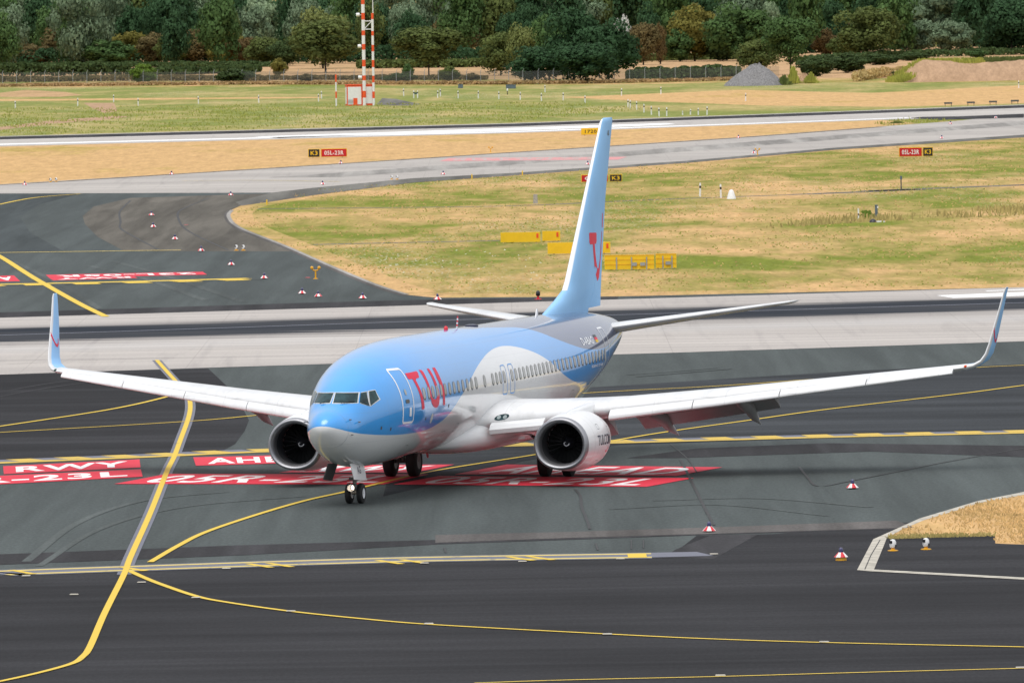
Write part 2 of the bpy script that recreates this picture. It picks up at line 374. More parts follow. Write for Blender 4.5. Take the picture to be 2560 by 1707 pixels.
for pts, wd in (([(700, 449), (620, 465), (560, 475), (538, 485), (531, 494), (538, 507), (568, 526), (657, 562), (767, 609), (867, 650), (940, 673)], 3.2), ([(935, 676), (1010, 679.5), (1420, 676.5), (2352, 655.5), (2900, 643)], 6.0), ([(950, 416), (1176, 402), (1576, 373.5), (1916, 343.5), (2352, 314), (2800, 303)], 4.0)):
    line('dry_verge', pts, wd, Z1 + .0004 * wd, M['grass_verge'])
for pts in ([(300, 461), (280, 480), (274, 492), (277, 510), (276, 524), (300, 540), (368, 576)], [(480, 455), (425, 478), (409, 489), (411, 506), (424, 525), (460, 546), (525, 575)]):
    line('tar_seam', pts, 0.16, Z4, M['tar'])
line('grass_ditch', [(545, 480.5), (800, 478), (1176, 473), (1500, 459), (1836, 447)], 1.3, Z1, M['shoulder'])
line('grass_ditch', [(1836, 447), (2100, 436), (2352, 425), (2700, 412)], 2.6, Z1, M['shoulder'])
line('grass_ditch', [(650, 563.5), (900, 558), (1155, 552.5)], 1.5, Z1, M['shoulder'])
sheet('asphalt_apron', [(-5000, 1016), (-900, 884), (0, 858), (1408, 811), (2352, 782), (3300, 752), (8000, 598), (8000, 2600), (4000, 6000), (-3000, 6000), (-5000, 3000)], Z1, M['asphalt'])
sheet('asphalt_field', [(-900, 890), (0, 860), (478, 846), (540, 905), (572, 965), (562, 990), (540, 1020), (503, 1040), (0, 1064), (-900, 1105)], Z2, M['asphalt_dark'])
sheet('asphalt_field', [(1356, 890), (1700, 868), (2000, 850), (3300, 800), (3300, 985), (2352, 995), (1900, 1006), (1420, 1022), (1200, 1060), (1050, 1100), (880, 1140), (900, 1060), (1300, 960)], Z2, M['asphalt_blue'])
sheet('asphalt_field', [(-900, 1350), (0, 1321), (280, 1312), (700, 1297), (1000, 1288), (1480, 1280), (1540, 1276), (1600, 1230), (1780, 1226), (2060, 1200), (3300, 1190), (3300, 1700), (-900, 1700)], Z2, M['asphalt_dark'])
sheet('asphalt_patch', [(1520, 1283), (1552, 1262), (1635, 1229), (1742, 1227), (1640, 1283)], Z3 + .0013, M['asphalt_seam'])
sheet('asphalt_band', [(-900, 1300), (0, 1273), (560, 1252), (1000, 1240), (1600, 1222), (2050, 1208), (2060, 1216), (1640, 1228), (1010, 1250), (560, 1275), (0, 1297), (-900, 1330)], Z3, M['asphalt_seam'])
sheet('asphalt_band', [(1000, 1229), (1300, 1222), (1620, 1212), (2060, 1196), (2100, 1212), (1640, 1226), (1300, 1236), (1000, 1247)], Z4, M['asphalt_pink'])
sheet('asphalt_wedge', [(1440, 1052), (1560, 1052), (2000, 1037), (2352, 1050), (2500, 1040), (2352, 1024), (1900, 1018), (1600, 1030)], Z3, M['asphalt_seam'])
# the near runway (strip UV for its rubber band)
def strip_uv(name, near, far, z, mat, n=40):
    vs = []; fs = []; uv = []
    for i in range(n + 1):
        t = i / n
        for e, v in ((near, 0.0), (far, 1.0)):
            p = G(*e[0]).lerp(G(*e[1]), t); vs.append((p.x, p.y, z)); uv.append((t, v))
    for i in range(n): fs.append((2 * i, 2 * i + 2, 2 * i + 3, 2 * i + 1))
    o = mobj(name, vs, fs, mat); L = o.data.uv_layers.new(name='UVMap')
    for p in o.data.polygons:
        for li, vi in zip(p.loop_indices, p.vertices): L.data[li].uv = uv[vi]
    o['kind'] = 'structure'; return o
strip_uv('runway', ((-5000, 1022.3), (8000, 601.4)), ((-5000, 879), (8000, 492.1)), Z3, M['runway'], 80)
line('runway_centre_line', [(-500, 783.5), (73, 768), (1176, 731), (2021, 705.6), (2900, 679)], 0.5, Z4, M['mark_grey'])
sheet('runway_marking', [(2151, 679), (2352, 671.5), (2900, 653), (2900, 661), (2352, 679.7), (2190, 685)], Z4, M['mark_white'])
sheet('runway_marking', [(2262, 668.2), (2352, 664.6), (2900, 646), (2900, 647.5), (2352, 666.5), (2268, 669.5)], Z4, M['mark_white'])
# bottom right: kerbed grass island and service pad
def ZD(pts): return [((1200 + x * .57823) / K, (860 + y * .57823) / K) for x, y in pts]
sheet('kerb', ZD([(2700, 560), (2352, 640), (2150, 680), (1900, 755), (1800, 800), (1700, 845), (1630, 978), (1700, 984), (1760, 838), (1830, 800), (1920, 762), (2160, 690), (2352, 652), (2700, 575)]), Z4 + .0015, M['kerb'])
sheet('grass_island', ZD([(2700, 573), (2352, 650), (2160, 688), (1920, 761), (1830, 799), (1762, 836), (2225, 828), (2225, 862), (2352, 868), (2700, 885)]), Z3, M['grass_dry'])
sheet('service_pad', ZD([(1760, 836), (2226, 826), (2228, 864), (2352, 868), (2900, 885), (2900, 1040), (2352, 1012), (1705, 980)]), Z5, M['asphalt_dark'])
sheet('kerb', ZD([(1700, 976), (2352, 1011), (2900, 1040), (2900, 1048), (2352, 1020), (1690, 984)]), Z6, M['kerb'])
line('kerb_joint', ZD([(1664, 975), (1690, 915), (1730, 848)]), 0.03, Z6, M['tar'], k=1)
# cracks and seams
for pts, wd in (([(1322, 1125), (1333, 1140), (1336, 1165), (1346, 1190), (1355, 1216)], 0.10), ([(1563, 1056), (1574, 1078), (1600, 1130), (1620, 1170), (1640, 1207)], 0.10),
            ([(1836, 1073), (1855, 1097), (1880, 1117), (1960, 1104), (2160, 1064), (2352, 1030)], 0.09), ([(1540, 1020), (1580, 1055), (1600, 1085)], 0.05),
            ([(1450, 1240), (1450, 1262)], 0.04), ([(1478, 1241), (1478, 1260)], 0.04), ([(1020, 1258), (1024, 1270)], 0.06), ([(1368, 1248), (1373, 1264)], 0.06),
            ([(-20, 840), (150, 830), (400, 822)], 0.05)):
    line('tar_seam', pts, wd, 0.0222, M['tar'], k=4)

# rubber and scuff marks left by turning tyres
M['scuff'] = asphalt('tyre scuffs', (0.060, 0.067, 0.066), 0.1); M['scuff_pale'] = asphalt('pale scuffs', (0.096, 0.108, 0.106), 0.1)
for pts, wd, mk in (([(1463, 866), (1560, 858), (1680, 848)], .22, 'scuff'), ([(1440, 862), (1540, 855), (1650, 846)], .14, 'scuff'), ([(-20, 905), (120, 880), (330, 856), (470, 850)], .2, 'asphalt_seam'), ([(-20, 915), (130, 888), (340, 863), (480, 856)], .2, 'asphalt_seam'),
        ([(60, 1290), (180, 1200), (330, 1150), (520, 1130)], .3, 'scuff_pale'), ([(90, 1300), (230, 1215), (420, 1165), (700, 1140)], .25, 'scuff_pale'),
                ([(1500, 1150), (1750, 1145), (2000, 1165)], .3, 'scuff_pale'), ([(1400, 1170), (1650, 1160), (1900, 1185)], .2, 'scuff_pale'), ([(200, 610), (330, 640), (470, 690)], .5, 'scuff_pale'), ([(260, 600), (400, 640), (560, 695)], .5, 'scuff_pale'), ([(30, 600), (150, 660), (230, 710)], .4, 'scuff_pale')):
    TM = globals().get('TM', 0) + 1; line('tyre_mark', pts, wd, Z4 + .0005 + TM * .00008, M[mk])
# ------------------------------------------------------------------ painted lines
LA = [(360, 828), (375, 845), (405, 878), (430, 905), (437, 930), (433, 960), (415, 1010), (400, 1050), (383, 1085), (345, 1180), (300, 1280), (285, 1320), (240, 1410), (207, 1486), (190, 1509), (165, 1525), (90, 1546), (0, 1566), (-60, 1576)]
line('taxi_line_border', LA[:12], 0.44, 0.018, M['mark_grey'])
line('taxi_line', LA, 0.195, 0.032, M['yellow'])
line('taxi_line', [(-60, 989), (0, 980), (200, 950), (300, 932), (380, 913), (420, 901)], 0.22, 0.029, M['yellow'])
line('taxi_line', [(-60, 997), (0, 994), (440, 968), (700, 946), (1357, 903), (1687, 885), (2186, 848.6), (2352, 839.7), (2500, 832)], 0.22, 0.029, M['yellow'])
line('taxi_line', [(345, 1292), (410, 1254), (475, 1222), (590, 1183), (700, 1151), (790, 1131), (855, 1115), (1000, 1082), (1230, 1045), (1420, 1011), (1550, 990), (1708, 968), (1900, 941), (2200, 906), (2352, 886), (2500, 868)], 0.21, 0.030, M['yellow'])
line('taxi_line', [(297, 1312), (330, 1327), (370, 1343), (450, 1370), (520, 1384), (660, 1404), (820, 1421), (1000, 1436), (1390, 1457), (1620, 1468), (1900, 1477), (2352, 1487), (2500, 1490)], 0.21, 0.030, M['yellow'])
line('taxi_line', [(1090, 1570), (1300, 1563), (1650, 1555), (2000, 1545), (2352, 1536), (2500, 1532)], 0.17, 0.030, M['yellow'])
line('taxi_line', [(-80, 548), (0, 590), (60, 628), (100, 652), (180, 697), (243, 728)], 0.42, 0.030, M['yellow'])
line('taxi_line', [(-60, 484), (0, 470), (80, 455), (185, 446)], 0.30, 0.030, M['yellow'])
line('taxi_line', [(-60, 583), (0, 581), (210, 578), (415, 575)], 0.7, Z6, M['yellow_pale'])
line('taxi_line', [(420, 416), (600, 415), (780, 418)], 0.35, Z6, M['yellow_pale'])
def hold_line(name, dpts, solid, dash, period, mat_solid, mat_back, far_side=True, z=Z5, frac=0.52):
    """solid bar plus a row of dashes beside it, with grey blocks between them"""
    P = spline([G(*p) for p in dpts], 10); L = [0.0]
    for a, b in zip(P, P[1:]): L.append(L[-1] + (b - a).length)
    def at(s):
        for i in range(len(P) - 1):
            if s <= L[i + 1]: return P[i].lerp(P[i + 1], (s - L[i]) / (L[i + 1] - L[i]))
        return P[-1]
    mb = MB(); sgn = 1 if far_side else -1
    v, f = ribbon_vf(P, 0, sgn * -solid if False else -sgn * solid, z + 0.004); mb.add(v, f, 0)
    s = 0.0
    while s < L[-1]:
        a, b, c = at(s), at(min(s + period * frac, L[-1])), at(min(s + period, L[-1]))
        v, f = ribbon_vf([a, b], sgn * 0.05, sgn * dash, z + 0.004); mb.add(v, f, 0)
        if (c - b).length > 0.01:
            v, f = ribbon_vf([b, c], sgn * 0.05, sgn * dash, z); mb.add(v, f, 1)
        s += period
    o = mb.build(name, [mat_solid, mat_back], None, None, False); o['kind'] = 'structure'; return o
hold_line('hold_line', [(-60, 1065), (0, 1062), (320, 1049), (620, 1036), (1100, 1025), (1420, 1016), (1900, 1003), (2352, 993), (2450, 990)], 1.0, 1.5, 1.95, M['yellow_mid'], M['mark_grey'])
hold_line('hold_line', [(-60, 656.5), (0, 655), (300, 648.5), (580, 641)], 1.6, 2.2, 2.9, M['yellow'], M['asphalt'], far_side=False)
for off, wd in ((-2.4, 0.45), (-0.75, 0.45)):
    P = spline([G(*p) for p in [(-60, 1313), (0, 1310), (280, 1300), (700, 1286), (1000, 1278), (1495, 1270)]], 10)
    v, f = ribbon_vf(P, off, off + wd, Z6); o = mobj('hold_line', v, f, M['yellow_pale']); o['kind'] = 'structure'
P = spline([G(*p) for p in [(-60, 1313), (0, 1310), (280, 1300), (700, 1286), (1000, 1278), (1495, 1270)]], 10)
v, f = ribbon_vf(P, -2.7, 0.1, 0.0192); o = mobj('hold_line_border', v, f, M['mark_grey']); o['kind'] = 'structure'
mb = MB()
for xa in (10, 265, 553, 600, 850, 905, 1150, 1195, 1440):
    ya = 1310 - xa * 0.0268 - 0.5; a, b = G(xa, ya), G(xa + 17 + (26 if xa > 1400 else 0), ya - 0.7)
    v, f = ribbon_vf([a, b], -0.3, -2.4, 0.0272); mb.add(v, f)
o = mb.build('hold_line', M['yellow'], None, None, False); o['kind'] = 'structure'
sheet('faded_paint', [(1495, 1270), (1600, 1268), (1640, 1277), (1495, 1281)], Z5, M['mark_grey'])
mb = MB()
for px, py in ((325, 1339), (450, 1374), (668, 1405), (985, 1434), (1395, 1458), (1893, 1476), (1655, 1553), (2345, 1535), (1640, 1274), (60, 1324), (520, 1307), (975, 1295), (1200, 1291), (1425, 1285), (170, 1367)):
    p = G(px, py); mb.box((p.x, p.y, 0.042), (0.26, 0.32, 0.014), taper=0.8)
o = mb.build('inset_light', M['kerb'], None); o['kind'] = 'structure'

# ------------------------------------------------------------------ lettering
def text2d(s, bold=0.018, spacing=1.0):
    cu = bpy.data.curves.new('lettering', 'FONT'); cu.body = s; cu.offset = bold; cu.space_character = spacing; cu.resolution_u = 4
    o = bpy.data.objects.new('lettering', cu); COL.objects.link(o)
    dg = bpy.context.evaluated_depsgraph_get(); ev = o.evaluated_get(dg); me = ev.to_mesh()
    V = [(v.co.x, v.co.y) for v in me.vertices]; F = [tuple(p.vertices) for p in me.polygons]
    ev.to_mesh_clear(); bpy.data.objects.remove(o); bpy.data.curves.remove(cu)
    x0, x1 = min(v[0] for v in V), max(v[0] for v in V); y0, y1 = min(v[1] for v in V), max(v[1] for v in V)
    return [((x - x0) / (x1 - x0), (y - y0) / (y1 - y0)) for x, y in V], F
def ground_sign(quad, s, z=Z5, pad=(0.06, 0.2), rot=False, red=None, wht=None, bold=0.018):
    """red panel with white letters painted on the ground; quad is TL, TR, BR, BL"""
    q = [G(*p) for p in quad]
    o = mobj('painted_sign', [(p.x, p.y, z) for p in q], [(3, 2, 1, 0)], red or M['mark_red']); o['kind'] = 'structure'
    V, F = text2d(s, bold, 1.12); vs = []
    for x, y in V:
        x = pad[0] + x * (1 - 2 * pad[0]); y = pad[1] + y * (1 - 2 * pad[1])
        if rot: x, y = 1 - x, 1 - y
        a = q[3].lerp(q[2], x); b = q[0].lerp(q[1], x); p = a.lerp(b, y); vs.append((p.x, p.y, z + 0.004))
    mobj('lettering', vs, F, wht or M['mark_white'], o)
ground_sign([(7, 1071.3), (320.6, 1055.5), (322.7, 1074.2), (8.8, 1089.6)], 'RWY', pad=(0.09, 0.16), bold=0.03)
ground_sign([(-250, 1104.7), (323.4, 1078.4), (327.7, 1095.3), (-250, 1126)], '05R-23L', pad=(0.06, 0.16), bold=0.03)
ground_sign([(443.7, 1051), (800, 1042), (806, 1060), (450, 1070.3)], 'AHEAD', pad=(0.08, 0.16), bold=0.03)
ground_sign([(383, 1089), (985, 1090), (880, 1113), (262, 1112)], '05R-23L', pad=(0.06, 0.14))
ground_sign([(750, 1069), (1044, 1067.5), (950, 1086.5), (640, 1086)], 'RWY', pad=(0.1, 0.14))
ground_sign([(1164, 1067.4), (1659.6, 1073.8), (1554, 1093.5), (1044, 1090)], 'AHEAD', pad=(0.08, 0.12))
ground_sign([(1010, 1093.5), (1594.5, 1098.4), (1485, 1118.6), (904, 1113)], '05R-23L', pad=(0.07, 0.12))
ground_sign([(104.9, 632), (465.8, 624.9), (475.5, 631.4), (113, 639.2)], '23L-05R', rot=True, bold=0.03)
ground_sign([(113, 639.3), (306, 634.5), (316, 639.4), (122, 644.8)], 'RWY', rot=True, bold=0.03)
ground_sign([(-140, 637), (32, 633.4), (46.5, 646.6), (-128, 650)], 'AHEAD', rot=True, bold=0.03)
ground_sign([(1030, 364), (1440, 361), (1420, 367.5), (1010, 371)], 'RWY 05L-23R', red=M['mark_red_old'], wht=M['concrete2'])
# ------------------------------------------------------------------ the airliner (X aft of nose, P towards port, Z up)
XG, PLX, PLY, PSI = 3.85, -5.408, 310.396, 0.2695
plane = empty('airliner', (PLX, PLY, 0), math.pi / 2 - PSI, 'blue and white twin engine passenger jet taxiing on the asphalt', 'airliner')
def AL(v): return (v[0] - XG, -v[1], v[2])
class AB(MB):
    def build(s, name, mats, parent=None, smooth=40, recalc=True):
        return mobj(name, [AL(v) for v in s.v], s.f, mats, parent or plane, s.m, smooth, recalc)
def pchip(xs, ys, q):
    xs = np.array(xs, float); ys = np.array(ys, float); h = np.diff(xs); d = np.diff(ys) / h; m = np.zeros(len(xs))
    for i in range(1, len(xs) - 1):
        if d[i - 1] * d[i] > 0:
            w1, w2 = 2 * h[i] + h[i - 1], h[i] + 2 * h[i - 1]; m[i] = (w1 + w2) / (w1 / d[i - 1] + w2 / d[i])
    m[0], m[-1] = d[0], d[-1]; q = np.asarray(q, float)
    i = np.clip(np.searchsorted(xs, q) - 1, 0, len(h) - 1); t = (q - xs[i]) / h[i]
    return (2 * t**3 - 3 * t**2 + 1) * ys[i] + (t**3 - 2 * t**2 + t) * h[i] * m[i] + (-2 * t**3 + 3 * t**2) * ys[i + 1] + (t**3 - t**2) * h[i] * m[i + 1]
FUS = [(0, 2.77, 2.73, .0), (.15, 3.04, 2.44, .33), (.5, 3.26, 2.12, .59), (.9, 3.41, 1.88, .77), (1.2, 3.56, 1.75, .87), (1.6, 3.87, 1.60, .98), (2.1, 4.19, 1.46, 1.12), (2.6, 4.43, 1.36, 1.26), (3.2, 4.67, 1.28, 1.42), (4, 4.90, 1.23, 1.60), (5, 5.10, 1.22, 1.76), (6.5, 5.28, 1.25, 1.86), (8, 5.37, 1.29, 1.88), (10, 5.41, 1.33, 1.88), (16, 5.41, 1.37, 1.88), (23.5, 5.41, 1.4, 1.88), (26, 5.41, 1.52, 1.88), (28, 5.41, 1.8, 1.85), (30, 5.40, 2.2, 1.77), (32, 5.37, 2.65, 1.6), (34, 5.28, 3.15, 1.33), (36, 5.12, 3.65, .98), (37.5, 4.93, 4.08, .60), (38.02, 4.78, 4.36, .22)]
_s = [math.sqrt(q[0]) for q in FUS]; q = np.concatenate([np.linspace(0.02, 2.4, 60), np.linspace(2.4, math.sqrt(38.02), 75)[1:]])
tops, bots, hws = (pchip(_s, [r[k] for r in FUS], q) for k in (1, 2, 3))
NR = 80; vs = []; fs = []
for s_, t_, b_, h_ in zip(q, tops, bots, hws):
    for i in range(NR):
        a = 2 * math.pi * i / NR; vs.append((s_ * s_, h_ * math.cos(a), (t_ + b_) / 2 + (t_ - b_) / 2 * math.sin(a)))
n_ = len(q)
for j in range(n_ - 1):
    for i in range(NR):
        k = (i + 1) % NR; fs.append((j * NR + i, j * NR + k, (j + 1) * NR + k, (j + 1) * NR + i))
fs.append(tuple(range(NR))[::-1]); fs.append(tuple((n_ - 1) * NR + i for i in range(NR)))
FUS_BVH = BVHTree.FromPolygons([Vector(v) for v in vs], fs)

WAVE = [(0, 2.82), (.31, 2.72), (1.06, 2.55), (2.16, 2.43), (3.32, 2.35), (4.68, 2.31), (6.36, 2.32), (7.3, 2.36), (8.14, 2.46), (8.93, 2.62), (9.66, 2.88), (10.51, 3.26), (11.61, 3.66), (12.79, 4.06), (14.07, 4.36), (15.73, 4.62), (17.1, 4.72), (18.15, 4.72), (19.27, 4.64), (20.27, 4.51), (21.07, 4.37), (21.87, 4.19), (22.68, 3.95), (23.57, 3.64), (24.64, 3.33), (25.88, 3.09), (27.39, 2.92), (29.56, 2.80), (32, 2.95), (38, 3.9)]
NAVY = [(0, 7.5), (13, 6.6), (16.7, 5.40), (18.76, 5.34), (20.42, 5.28), (21.98, 5.21), (23.24, 5.05), (24.37, 4.79), (25.49, 4.55), (26.61, 4.35), (27.52, 4.22), (28.6, 4.13), (29.8, 4.09), (31.3, 4.12), (33, 4.3), (38, 5.0)]
def livery():
    m, n, b = nodes_of('fuselage livery')
    tc = n.nodes.new('ShaderNodeTexCoord'); sp = n.nodes.new('ShaderNodeSeparateXYZ'); n.links.new(tc.outputs['Object'], sp.inputs[0])
    xn = math_n(n, 'DIVIDE', math_n(n, 'ADD', sp.outputs[0], XG), 40.0)
    def above(pts):
        fc = n.nodes.new('ShaderNodeFloatCurve'); c = fc.mapping.curves[0]
        c.points[0].location = (0, pts[0][1] / 8); c.points[1].location = (pts[-1][0] / 40, pts[-1][1] / 8)
        for x, z in pts[1:-1]: c.points.new(x / 40, z / 8)
        fc.mapping.update(); n.links.new(xn, fc.inputs['Value'])
        d = math_n(n, 'SUBTRACT', sp.outputs[2], math_n(n, 'MULTIPLY', fc.outputs[0], 8.0))
        return math_n(n, 'DIVIDE', math_n(n, 'ADD', d, 0.006), 0.012, True)
    dirt = noise(n, 0.8, (0.25, 1, 1), 5, 0.6)
    c = mix(n, above(WAVE), (0.80, 0.805, 0.81), (0.010, 0.315, 0.82))
    c = mix(n, above(NAVY), c, (0.010, 0.032, 0.125))
    c = mix(n, 1.0, c, ramp(n, dirt, [(0.3, (0.93, 0.93, 0.93)), (0.7, (1.05, 1.05, 1.05))]), 'MULTIPLY')
    # thin skin joints around the barrel
    j = math_n(n, 'FRACT', math_n(n, 'DIVIDE', math_n(n, 'ADD', sp.outputs[0], 0.6), 2.54))
    c = mix(n, ramp(n, j, [(0.0, (0.30,) * 3), (0.006, (0, 0, 0))]), c, (0.08, 0.10, 0.12))
    for zz in (2.18, 3.18, 4.42, 4.95):
        dz = math_n(n, 'ABSOLUTE', math_n(n, 'SUBTRACT', sp.outputs[2], zz))
        c = mix(n, ramp(n, dz, [(0.0, (0.20,) * 3), (0.010, (0, 0, 0))]), c, (0.08, 0.10, 0.12))
    dx = math_n(n, 'ABSOLUTE', math_n(n, 'SUBTRACT', math_n(n, 'ADD', sp.outputs[0], math_n(n, 'MULTIPLY', math_n(n, 'POWER', math_n(n, 'ABSOLUTE', sp.outputs[1]), 2.0), -0.30)), 0.62 - XG))
    c = mix(n, ramp(n, dx, [(0.0, (0.45,) * 3), (0.012, (0, 0, 0))]), c, (0.05, 0.12, 0.25))
    grime = noise(n, 1.4, (0.12, 1, 1.6), 6, 0.7)
    c = mix(n, ramp(n, grime, [(0.56, (0, 0, 0)), (0.80, (0.13,) * 3)]), c, (0.28, 0.28, 0.29))
    n.links.new(c, b.inputs['Base Color'])
    b.inputs['Roughness'].default_value = 0.28; b.inputs['Coat Weight'].default_value = 1.0; b.inputs['Coat Roughness'].default_value = 0.06; b.inputs['Coat IOR'].default_value = 1.75
    return m
M['livery'] = livery()
def panelled(name, col, rings=(), ribs=0.0, spars=(), grime=0.18):
    m, n, b = nodes_of(name)
    tc = n.nodes.new('ShaderNodeTexCoord'); sp = n.nodes.new('ShaderNodeSeparateXYZ'); n.links.new(tc.outputs['Object'], sp.inputs[0])
    X = math_n(n, 'ADD', sp.outputs[0], XG); Y = math_n(n, 'ABSOLUTE', sp.outputs[1]); c = mix(n, 0.0, col, col)
    def seam(v, at, wd, k):
        nonlocal c
        d = math_n(n, 'ABSOLUTE', math_n(n, 'SUBTRACT', v, at)); c = mix(n, ramp(n, d, [(0.0, (k,) * 3), (wd, (0, 0, 0))]), c, (0.14, 0.14, 0.15))
    for x in rings: seam(X, x, 0.014, 0.5)
    u = math_n(n, 'SUBTRACT', X, math_n(n, 'MULTIPLY', Y, 0.42))
    for x in spars: seam(u, x, 0.02, 0.32)
    if ribs:
        f = math_n(n, 'FRACT', math_n(n, 'DIVIDE', Y, ribs)); c = mix(n, ramp(n, f, [(0.0, (0.28,) * 3), (0.014, (0, 0, 0))]), c, (0.2, 0.2, 0.21))
    g = noise(n, 1.1, (0.25, 1.2, 1), 6, 0.7); c = mix(n, ramp(n, g, [(0.5, (0, 0, 0)), (0.78, (grime,) * 3)]), c, (0.33, 0.32, 0.31))
    n.links.new(c, b.inputs['Base Color']); b.inputs['Roughness'].default_value = 0.36; b.inputs['Coat Weight'].default_value = 0.35; b.inputs['Coat Roughness'].default_value = 0.05
    return m
M['nacelle'] = panelled('nacelle white', (0.76, 0.765, 0.77), (13.62, 14.05, 15.35), 0.0, (), 0.12)
M['ac_white'] = paint('aircraft white', (0.76, 0.765, 0.77), 0.32, coat=0.6, var=0.05, scale=0.7)
M['wing_white'] = panelled('wing white grey', (0.70, 0.705, 0.71), (), 2.31, (15.0, 15.75, 17.6), 0.42)
M['ac_under_shade'] = paint('wing underside shade grey', (0.31, 0.30, 0.30), 0.5, coat=0.0, var=0.06)  # flap and fairing grey, darkened to carry the shade under the wing
M['fin_blue'] = paint('fin blue', (0.29, 0.54, 0.84), 0.55, coat=0.05, var=0.05, scale=0.5, spec=0.15)
M['ac_red'] = paint('logo red', (0.76, 0.010, 0.055), 0.4, coat=0.0, var=0.03, spec=0.3)
M['ac_navy'] = paint('lettering navy', (0.010, 0.012, 0.04), 0.3)
M['polished'] = paint('polished lip', (0.40, 0.40, 0.42), 0.5, 1.0, var=0.05)
M['duct'] = paint('inlet duct', (0.045, 0.045, 0.05), 0.5, var=0.1)
M['fan_dark'] = paint('fan blade', (0.030, 0.032, 0.034), 0.6, 0.0, spec=0.25)
M['spinner'] = paint('spinner', (0.02, 0.02, 0.025), 0.35)
M['hot_metal'] = paint('exhaust metal', (0.22, 0.19, 0.16), 0.4, 0.9)
M['glass'] = paint('cockpit glass', (0.018, 0.048, 0.054), 0.08, var=0.7, scale=2.6, spec=0.3)
M['pane'] = paint('cabin window pane', (0.42, 0.43, 0.42), 0.4)
M['pane_edge_shadow'] = paint('cabin window edge and shadow', (0.055, 0.06, 0.062), 0.4)
M['frame'] = paint('window frame', (0.62, 0.63, 0.62), 0.4)
M['lampglass'] = paint('landing lamp glass', (0.30, 0.36, 0.36), 0.1, coat=0.5)
M['gear'] = paint('gear leg', (0.11, 0.11, 0.11), 0.45, 0.2)
M['bay'] = paint('gear bay', (0.10, 0.095, 0.09), 0.7)
M['outline_blue'] = paint('exit outline blue', (0.06, 0.30, 0.72), 0.4)
M['trim_white'] = paint('outline white', (0.85, 0.87, 0.90), 0.3, var=0.03)
fus = mobj('fuselage', [AL(v) for v in vs], fs, M['livery'], plane, None, 60, True)

def bvh_of(ab): return BVHTree.FromPolygons([Vector(v) for v in ab.v], ab.f)
def wrap(name, loops, to3, dirv, bvh, eps, mat, parent, step=0.12, extra=None):
    """flat outline(s) laid onto a curved skin along dirv; later loops are holes"""
    flat = [Vector((p[0], p[1], 0)) for lp in loops for p in lp]
    tris = tessellate_polygon([[Vector((p[0], p[1], 0)) for p in lp] for lp in loops])
    bm = bmesh.new(); bv = [bm.verts.new(p) for p in flat]
    for t in tris:
        try: bm.faces.new([bv[i] for i in t])
        except ValueError: pass
    return wrap_bm(name, bm, to3, dirv, bvh, eps, mat, parent, step)
def wrap_bm(name, bm, to3, dirv, bvh, eps, mat, parent, step):
    us = [v.co.x for v in bm.verts]; ws = [v.co.y for v in bm.verts]
    for ax, lo, hi in ((0, min(us), max(us)), (1, min(ws), max(ws))):
        k = math.floor(lo / step) + 1
        while k * step < hi:
            co = [0, 0, 0]; no = [0, 0, 0]; co[ax] = k * step; no[ax] = 1
            bmesh.ops.bisect_plane(bm, geom=bm.verts[:] + bm.edges[:] + bm.faces[:], plane_co=co, plane_no=no, dist=1e-6); k += 1
    dead = []; D = Vector(dirv).normalized()
    for v in bm.verts:
        o = Vector(to3(v.co.x, v.co.y)); h, nn, _, _ = bvh.ray_cast(o, D)
        if h is None: dead.append(v); continue
        if nn.dot(D) > 0: nn = -nn
        p = h + nn * eps - D * 0.001; v.co = AL(p)
    bmesh.ops.delete(bm, geom=dead, context='VERTS')
    me = bpy.data.meshes.new(name); bm.to_mesh(me); bm.free(); me.materials.append(mat)
    for p in me.polygons: p.use_smooth = True
    o = bpy.data.objects.new(name, me); COL.objects.link(o); o.parent = parent; return o
def rrect(cx, cz, wd, hg, r, n=5, lean=0.0):
    out = []
    for sx, sz, a0 in ((1, 1, 0), (-1, 1, 90), (-1, -1, 180), (1, -1, 270)):
        for i in range(n + 1):
            a = math.radians(a0 + 90 * i / n); z = sz * (hg / 2 - r) + r * math.sin(a)
            out.append((cx + sx * (wd / 2 - r) + r * math.cos(a) + lean * z, cz + z))
    return out
PORT = lambda x, z: (x, 6.0, z); PDIR = (0, -1, 0)
STBD = lambda x, z: (x, -6.0, z); SDIR = (0, 1, 0)
# cabin windows on the port side
WX = [6.2, 6.71, 7.20, 7.71, 8.20, 8.70, 9.26, 9.82, 10.39, 10.96, 11.53, 12.08, 12.66, 13.76, 14.84, 15.35, 15.85, 16.36] + [17.38 + 0.536 * i for i in range(26)]
for x in WX:
    z = 3.60 + (x - 6) * 0.0100
    wdw = wrap('cabin_window', [rrect(x, z, 0.30, 0.43, 0.13)], PORT, PDIR, FUS_BVH, 0.004, M['pane_edge_shadow'], plane, 0.2)
    wrap('pane', [rrect(x - 0.02, z + 0.02, 0.24, 0.375, 0.11)], PORT, PDIR, FUS_BVH, 0.009, M['pane'], wdw, 0.2)  # pane off centre: dark rim doubles as painted shadow at aft and lower edge
